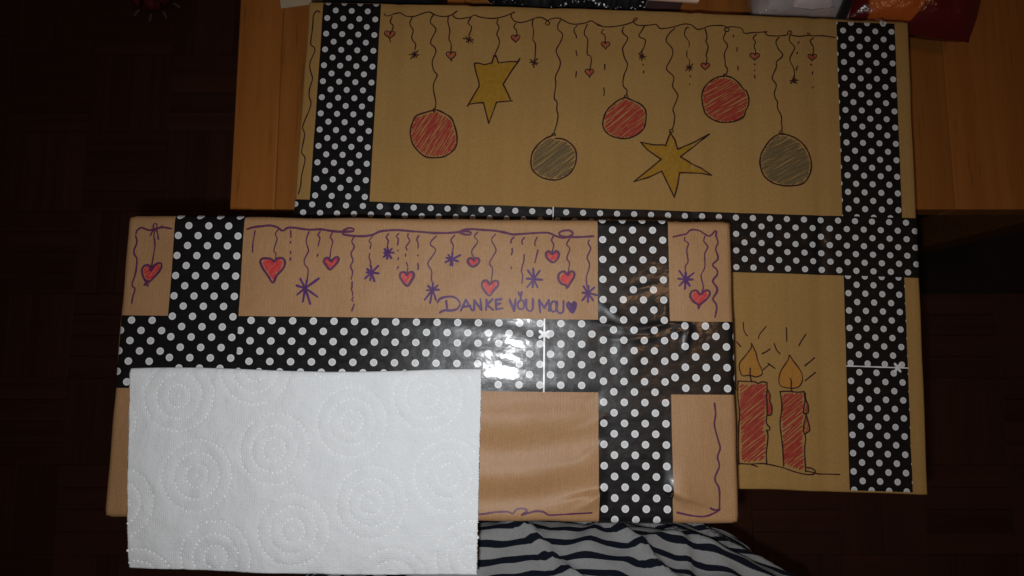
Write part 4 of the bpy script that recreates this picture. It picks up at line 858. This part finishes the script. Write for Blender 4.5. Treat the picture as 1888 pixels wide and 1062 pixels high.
edges = [(0, 1), (1, 2), (2, 3), (3, 4), (0, 5), (5, 6), (6, 7), (7, 8), (8, 9), (9, 10), (0, 11), (11, 12), (12, 13), (13, 14), (14, 15), (15, 16)]
me.from_pydata([n[0] for n in nodes], edges, [])
body = bpy.data.objects.new('body', me); col.objects.link(body); body.parent = person; me.materials.append(skin)
sk = body.modifiers.new('skin', 'SKIN'); body.modifiers.new('sub', 'SUBSURF').render_levels = 1
for i, n in enumerate(nodes):
    me.skin_vertices[0].data[i].radius = (n[1], n[1]); me.skin_vertices[0].data[i].use_root = (i == 0)
st = NT('striped_jersey'); uvn = st.n('ShaderNodeTexCoord'); o_ = uvn.outputs['Object']
sx = st.n('ShaderNodeSeparateXYZ'); st.l(uvn.outputs['UV'], sx.inputs[0])
wob = st.noise(o_, 9, 2); vv = st.math('ADD', sx.outputs[1], st.math('MULTIPLY', wob, 0.35))
fr = st.math('FRACT', vv)
msk = st.ramp(fr, [(0.0, (1,)*3), (0.36, (1,)*3), (0.38, (0,)*3), (0.975, (0,)*3), (1.0, (1,)*3)])
kn = st.noise(o_, 1100, 3, 0.7)
pale = st.ramp(kn, [(0.3, (0.20, 0.203, 0.203)), (0.7, (0.275, 0.277, 0.276))]); navy = st.ramp(kn, [(0.3, (0.004, 0.005, 0.010)), (0.7, (0.008, 0.010, 0.018))])
M['shirt'] = st.set(Base_Color=st.mix(msk, pale, navy), Roughness=0.95, Specular_IOR_Level=0.1, Normal=st.bump(kn, 0.5, 0.0006))
v, f, uv = [], [], []
NA, NZ = 420, 220; za, zb_ = .50, 1.04; s_len = 0; prevp = None
for j in range(NZ+1):
    z = za+(zb_-za)*j/NZ; cy, a, b = torso(z, .012); a *= 1.09
    fr_ = (cy+b, z)
    if prevp: s_len += math.dist(prevp, fr_)
    prevp = fr_
    for i in range(NA):
        t = 2*math.pi*i/NA; cx_, sy_ = math.cos(t), math.sin(t)
        x = a*math.copysign(abs(cx_)**.9, cx_); y = cy+b*math.copysign(abs(sy_)**.9, sy_)
        # soft folds running across the belly
        q = x*9 + .8*math.sin(x*11)
        fold = .0065*noise.noise((x*7+3, z*34+x*5, 1.7)) + .0042*noise.noise((x*16, z*60-x*14, 6.2)) + .002*noise.noise((x*40, z*90+x*30, 3))
        rid = math.sqrt(noise.noise((x*6+z*7, z*17-x*12, 12.0))**2+.0009); fold += .0085*max(0, .14-rid)/.14
        rid = math.sqrt(noise.noise((x*9-z*6+4, z*15+x*10, 2.0))**2+.0006); fold += .005*max(0, .10-rid)/.10
        k = fold
        v.append((x+k*cx_, y+k*sy_, z+k*.7)); uv.append((i/NA*4, s_len/.0125))
for j in range(NZ):
    for i in range(NA):
        f.append((j*NA+i, j*NA+(i+1) % NA, (j+1)*NA+(i+1) % NA, (j+1)*NA+i))
shirt = mesh('shirt', v, f, M['shirt'], person, True, uv)

# ================================================================== small things on the table behind the carton
# a sheet of pale paper at the far left
pp = mat_simple('cream_paper', (0.42, 0.33, 0.22), 0.7, 0.2, 0.06)
o = from_bm('paper_sheet', box_bm(-.062, .062, -.05, .05, 0, .0006), pp)
o.location = (-.191, .4175, TABLE_Z+.0003); o.rotation_euler = (0, 0, R(8.5))
tag(o, 'cream paper sheet lying on the wooden table at the far left of the carton', 'paper')

# black glitter garland
gl = empty('glitter_garland', (0.06, 0.372, TABLE_Z))
tag(gl, 'black garland sparkling with silver glitter, lying behind the cardboard carton', 'garland')
bk = mat_simple('black_tinsel_cloth', (0.006, 0.006, 0.007), 0.7, 0.3, 0.3, 200, 0.4)
NS, NR = 120, 18; v, f = [], []
def gpath(t): return (-.090+.176*t, .005*math.sin(t*14), .040)
for i in range(NS+1):
    t = i/NS; c = gpath(t); rr = .044*min(1, .45+5*t, .35+5*(1-t))*(1+.16*noise.noise((t*16, 0, 2)))
    for k in range(NR):
        a = 2*math.pi*k/NR; r2 = rr*(1+.18*noise.noise((t*30, math.cos(a)*2, math.sin(a)*2)))
        v.append((c[0], c[1]+r2*math.cos(a), max(0.0005, c[2]+r2*.86*math.sin(a))))
for i in range(NS):
    for k in range(NR): f.append((i*NR+k, i*NR+(k+1) % NR, (i+1)*NR+(k+1) % NR, (i+1)*NR+k))
f.append(tuple(range(NR))); f.append(tuple(reversed(range(NS*NR, NS*NR+NR))))
mesh('tinsel_core', v, f, bk, gl, True)
V2, F2 = [], []
sil = mat_simple('silver_glitter', (0.92, 0.93, 0.95), 0.2, 0.6, 0.05)  # flakes whitened, the flash glints are put into their colour
for q in range(3800):
    i = random.randrange(NS); 
    if noise.noise((i*.13, q*.001, 3)) < -.12: continue
    k = random.randrange(NR); p = Vector(v[i*NR+k]); c = gpath(i/NS); n = (p-Vector(c)); n.normalize()
    p = p+n*.0009+Vector((random.uniform(-.001, .001), random.uniform(-.002, .002), random.uniform(-.001, .001)))
    n = (n*1.0+Vector((random.gauss(0, .6), random.gauss(0, .6), random.gauss(0, .6)))).normalized()
    a = n.orthogonal().normalized(); b_ = n.cross(a); s = random.choice((.0003, .0004, .0006, .0009))
    B = len(V2); V2 += [p+a*s, p+b_*s, p-a*s, p-b_*s]; F2.append((B, B+1, B+2, B+3))
gf = mesh('glitter_flakes', V2, F2, sil, gl); gf['kind'] = 'stuff'

# folded black bag behind the left tape strip
bg_ = empty('black_bag', (-.130, .388, TABLE_Z))
tag(bg_, 'folded black bag behind the far left corner of the carton', 'bag')
v, f = [], []
nx_, ny_ = 40, 24
for j in range(ny_+1):
    for i in range(nx_+1):
        x = -.062+.124*i/nx_; y = -.062+.12*j/ny_
        e = min(1, min(i, nx_-i)/5)*min(1, min(j, ny_-j)/4)
        v.append((x, y, .004+(.078+.012*noise.noise((x*40, y*40, 3)))*e**.5))
for j in range(ny_):
    for i in range(nx_):
        a = j*(nx_+1)+i; f.append((a, a+1, a+nx_+2, a+nx_+1))
mesh('bag_body', v, f, mat_simple('black_bag_cloth', (0.005, 0.006, 0.006), 0.6, 0.3, 0.2, 90), bg_, True)
hb = bmesh.new()
v, f = [], []
for i in range(25):
    t = math.pi*i/24
    for s_ in (-.003, .003): v.append((.03*math.cos(t), .058+.035*math.sin(t)+s_*math.sin(t), .02+s_*0+.002))
for i in range(24): f.append((2*i, 2*i+1, 2*i+3, 2*i+2))
hb.free()
ho = mesh('handle', v, f, bk, bg_); md = ho.modifiers.new('thick', 'SOLIDIFY'); md.thickness = .003

# beige tray with a dark underside
tr = empty('beige_tray', (.148, .397, TABLE_Z))
tag(tr, 'flat beige tray on the table behind the middle of the carton', 'tray')
bt = mat_simple('beige_plastic', (0.74, 0.52, 0.36), 0.45, 0.4, 0.04)
from_bm('tray_top', box_bm(-.075, .042, -.052, .06, .034, .040, .002), bt, tr)
from_bm('tray_base', box_bm(-.062, .03, -.046, .052, .0, .0338, .003), mat_simple('brown_violet_plastic', (0.10, 0.05, 0.05), 0.4, 0.4), tr)
tr.rotation_euler = (0, 0, R(-4))

# crinkled clear bag with pale contents
cb2 = empty('clear_plastic_bag', (.286, .376, TABLE_Z))
tag(cb2, 'crinkled clear plastic bag with pale contents behind the carton, left of the red packet', 'plastic bag')
cp = NT('clear_plastic'); o_ = cp.obj()
cp.set(Base_Color=(0.75, 0.72, 0.72), Roughness=0.12, Specular_IOR_Level=0.6, Alpha=0.22, Normal=cp.bump(cp.noise(o_, 45, 4, 0.6), 0.8, 0.006))
gp = mat_simple('pale_pink_grey_bottle', (0.46, 0.36, 0.33), 0.5, 0.4, 0.1, 30)
gd = mat_simple('grey_card_content', (0.24, 0.21, 0.20), 0.6, 0.3, 0.2, 30)
def pillow(name, hx, hy, hz, mat, parent, amp, seed, loc=(0, 0, 0), n=44):
    v, f = [], []
    for sg in (1, -1):
        for j in range(n+1):
            for i in range(n+1):
                a, b = 2*i/n-1, 2*j/n-1
                e = max(0, (1-abs(a)**3.0)*(1-abs(b)**3.0))**.5
                x, y = a*hx*(1-.05*abs(b)), b*hy*(1-.05*abs(a))
                z = sg*hz*e + amp*e*noise.noise((x*45+seed, y*45, sg*3)) + amp*.5*e*noise.noise((x*120, y*120+seed, sg))
                v.append((x+loc[0], y+loc[1], z+hz+amp+loc[2]))
    N = (n+1)**2
    for j in range(n):
        for i in range(n):
            a = j*(n+1)+i
            f.append((a, a+1, a+n+2, a+n+1)); f.append((N+a, N+a+n+1, N+a+n+2, N+a+1))
    return mesh(name, v, f, mat, parent, True)
pillow('pale_content', .020, .042, .014, gp, cb2, .002, 4, (.008, -.004, .030))
pillow('grey_content', .014, .042, .010, gd, cb2, .003, 9, (-.022, -.004, .030))
pillow('dark_content', .010, .036, .009, gd, cb2, .003, 14, (.034, -.006, .030))
pillow('film', .050, .056, .034, cp.m, cb2, .004, 21)

# black marker pen
pen = empty('marker_pen', (.3270, .346, TABLE_Z+.058))
tag(pen, 'black marker pen resting between the clear bag and the red packet', 'pen')
def rod(name, r0, r1, y0, y1, mat, parent, z):
    bm = bmesh.new(); bmesh.ops.create_cone(bm, cap_ends=True, segments=20, radius1=r0, radius2=r1, depth=y1-y0)
    for q in bm.verts: q.co = (q.co.x, q.co.z+(y0+y1)/2, q.co.y+z)
    return from_bm(name, bm, mat, parent, False)
bp = mat_simple('black_plastic', (0.008, 0.008, 0.009), 0.35, 0.5)
rod('barrel', .0048, .0048, -.045, .035, bp, pen, .0052)
rod('cap', .0055, .0050, .0352, .075, mat_simple('grey_plastic', (0.2, 0.2, 0.2), 0.4), pen, .0056)
pen.rotation_euler = (0, 0, R(-25))

# red and orange packet
pk = NT('red_orange_foil'); o_ = pk.obj()
sp_ = pk.n('ShaderNodeSeparateXYZ'); pk.l(o_, sp_.inputs[0])
dx_ = pk.math('DIVIDE', pk.math('ADD', sp_.outputs[0], .026), .042); dy_ = pk.math('DIVIDE', pk.math('ADD', sp_.outputs[1], .030), .060)
rad = pk.math('SQRT', pk.math('ADD', pk.math('MULTIPLY', dx_, dx_), pk.math('MULTIPLY', dy_, dy_)))
pk.set(Base_Color=pk.mix(pk.ramp(rad, [(0.60, (1,)*3), (0.63, (0,)*3)]), (0.085, 0.005, 0.006), (0.36, 0.075, 0.010)), Roughness=0.25, Specular_IOR_Level=0.5,
       Normal=pk.bump(pk.noise(o_, 35, 4, .6), 0.6, 0.006))
packet = empty('foil_packet', (.408, .372, TABLE_Z))
tag(packet, 'shiny red packet with an orange oval behind the far right corner of the carton', 'packet')
pillow('wrapper', .064, .060, .028, pk.m, packet, .0035, 31)
packet.rotation_euler = (0, 0, R(-12))

# dark red bow lying on the floor at the far left
bw = empty('ribbon_bow', (-0.868, 0.861, 0.0))
tag(bw, 'dark red ribbon bow with pale tips on the dark floor at the far left', 'bow')
rm = mat_simple('dark_red_ribbon', (0.16, 0.02, 0.02), 0.6, 0.3); pmw = mat_simple('pale_ribbon_tip', (0.16, 0.14, 0.14), 0.6, 0.3)
for k in range(9):
    a = 2*math.pi*k/9; v, f = [], []
    for i in range(13):
        t = i/12; rr = .055*math.sin(math.pi*t)**.8; zz = .014+.016*math.sin(2*math.pi*t)
        w_ = .011
        for s_ in (-1, 1): v.append((rr*math.cos(a)-s_*w_*math.sin(a), rr*math.sin(a)+s_*w_*math.cos(a), zz+.004))
    for i in range(12): f.append((2*i, 2*i+1, 2*i+3, 2*i+2))
    lo_ = mesh('loop', v, f, rm, bw, True); md = lo_.modifiers.new('thick', 'SOLIDIFY'); md.thickness = .0008
for k in range(4):
    a = -2.2+k*.55
    from_bm('ribbon_tip', box_bm(-.010, .010, -.003, .003, 0.0005, .003, .001), pmw, bw).location = (.066*math.cos(a), .066*math.sin(a), 0)
    bw.children[-1].rotation_euler = (0, 0, a)
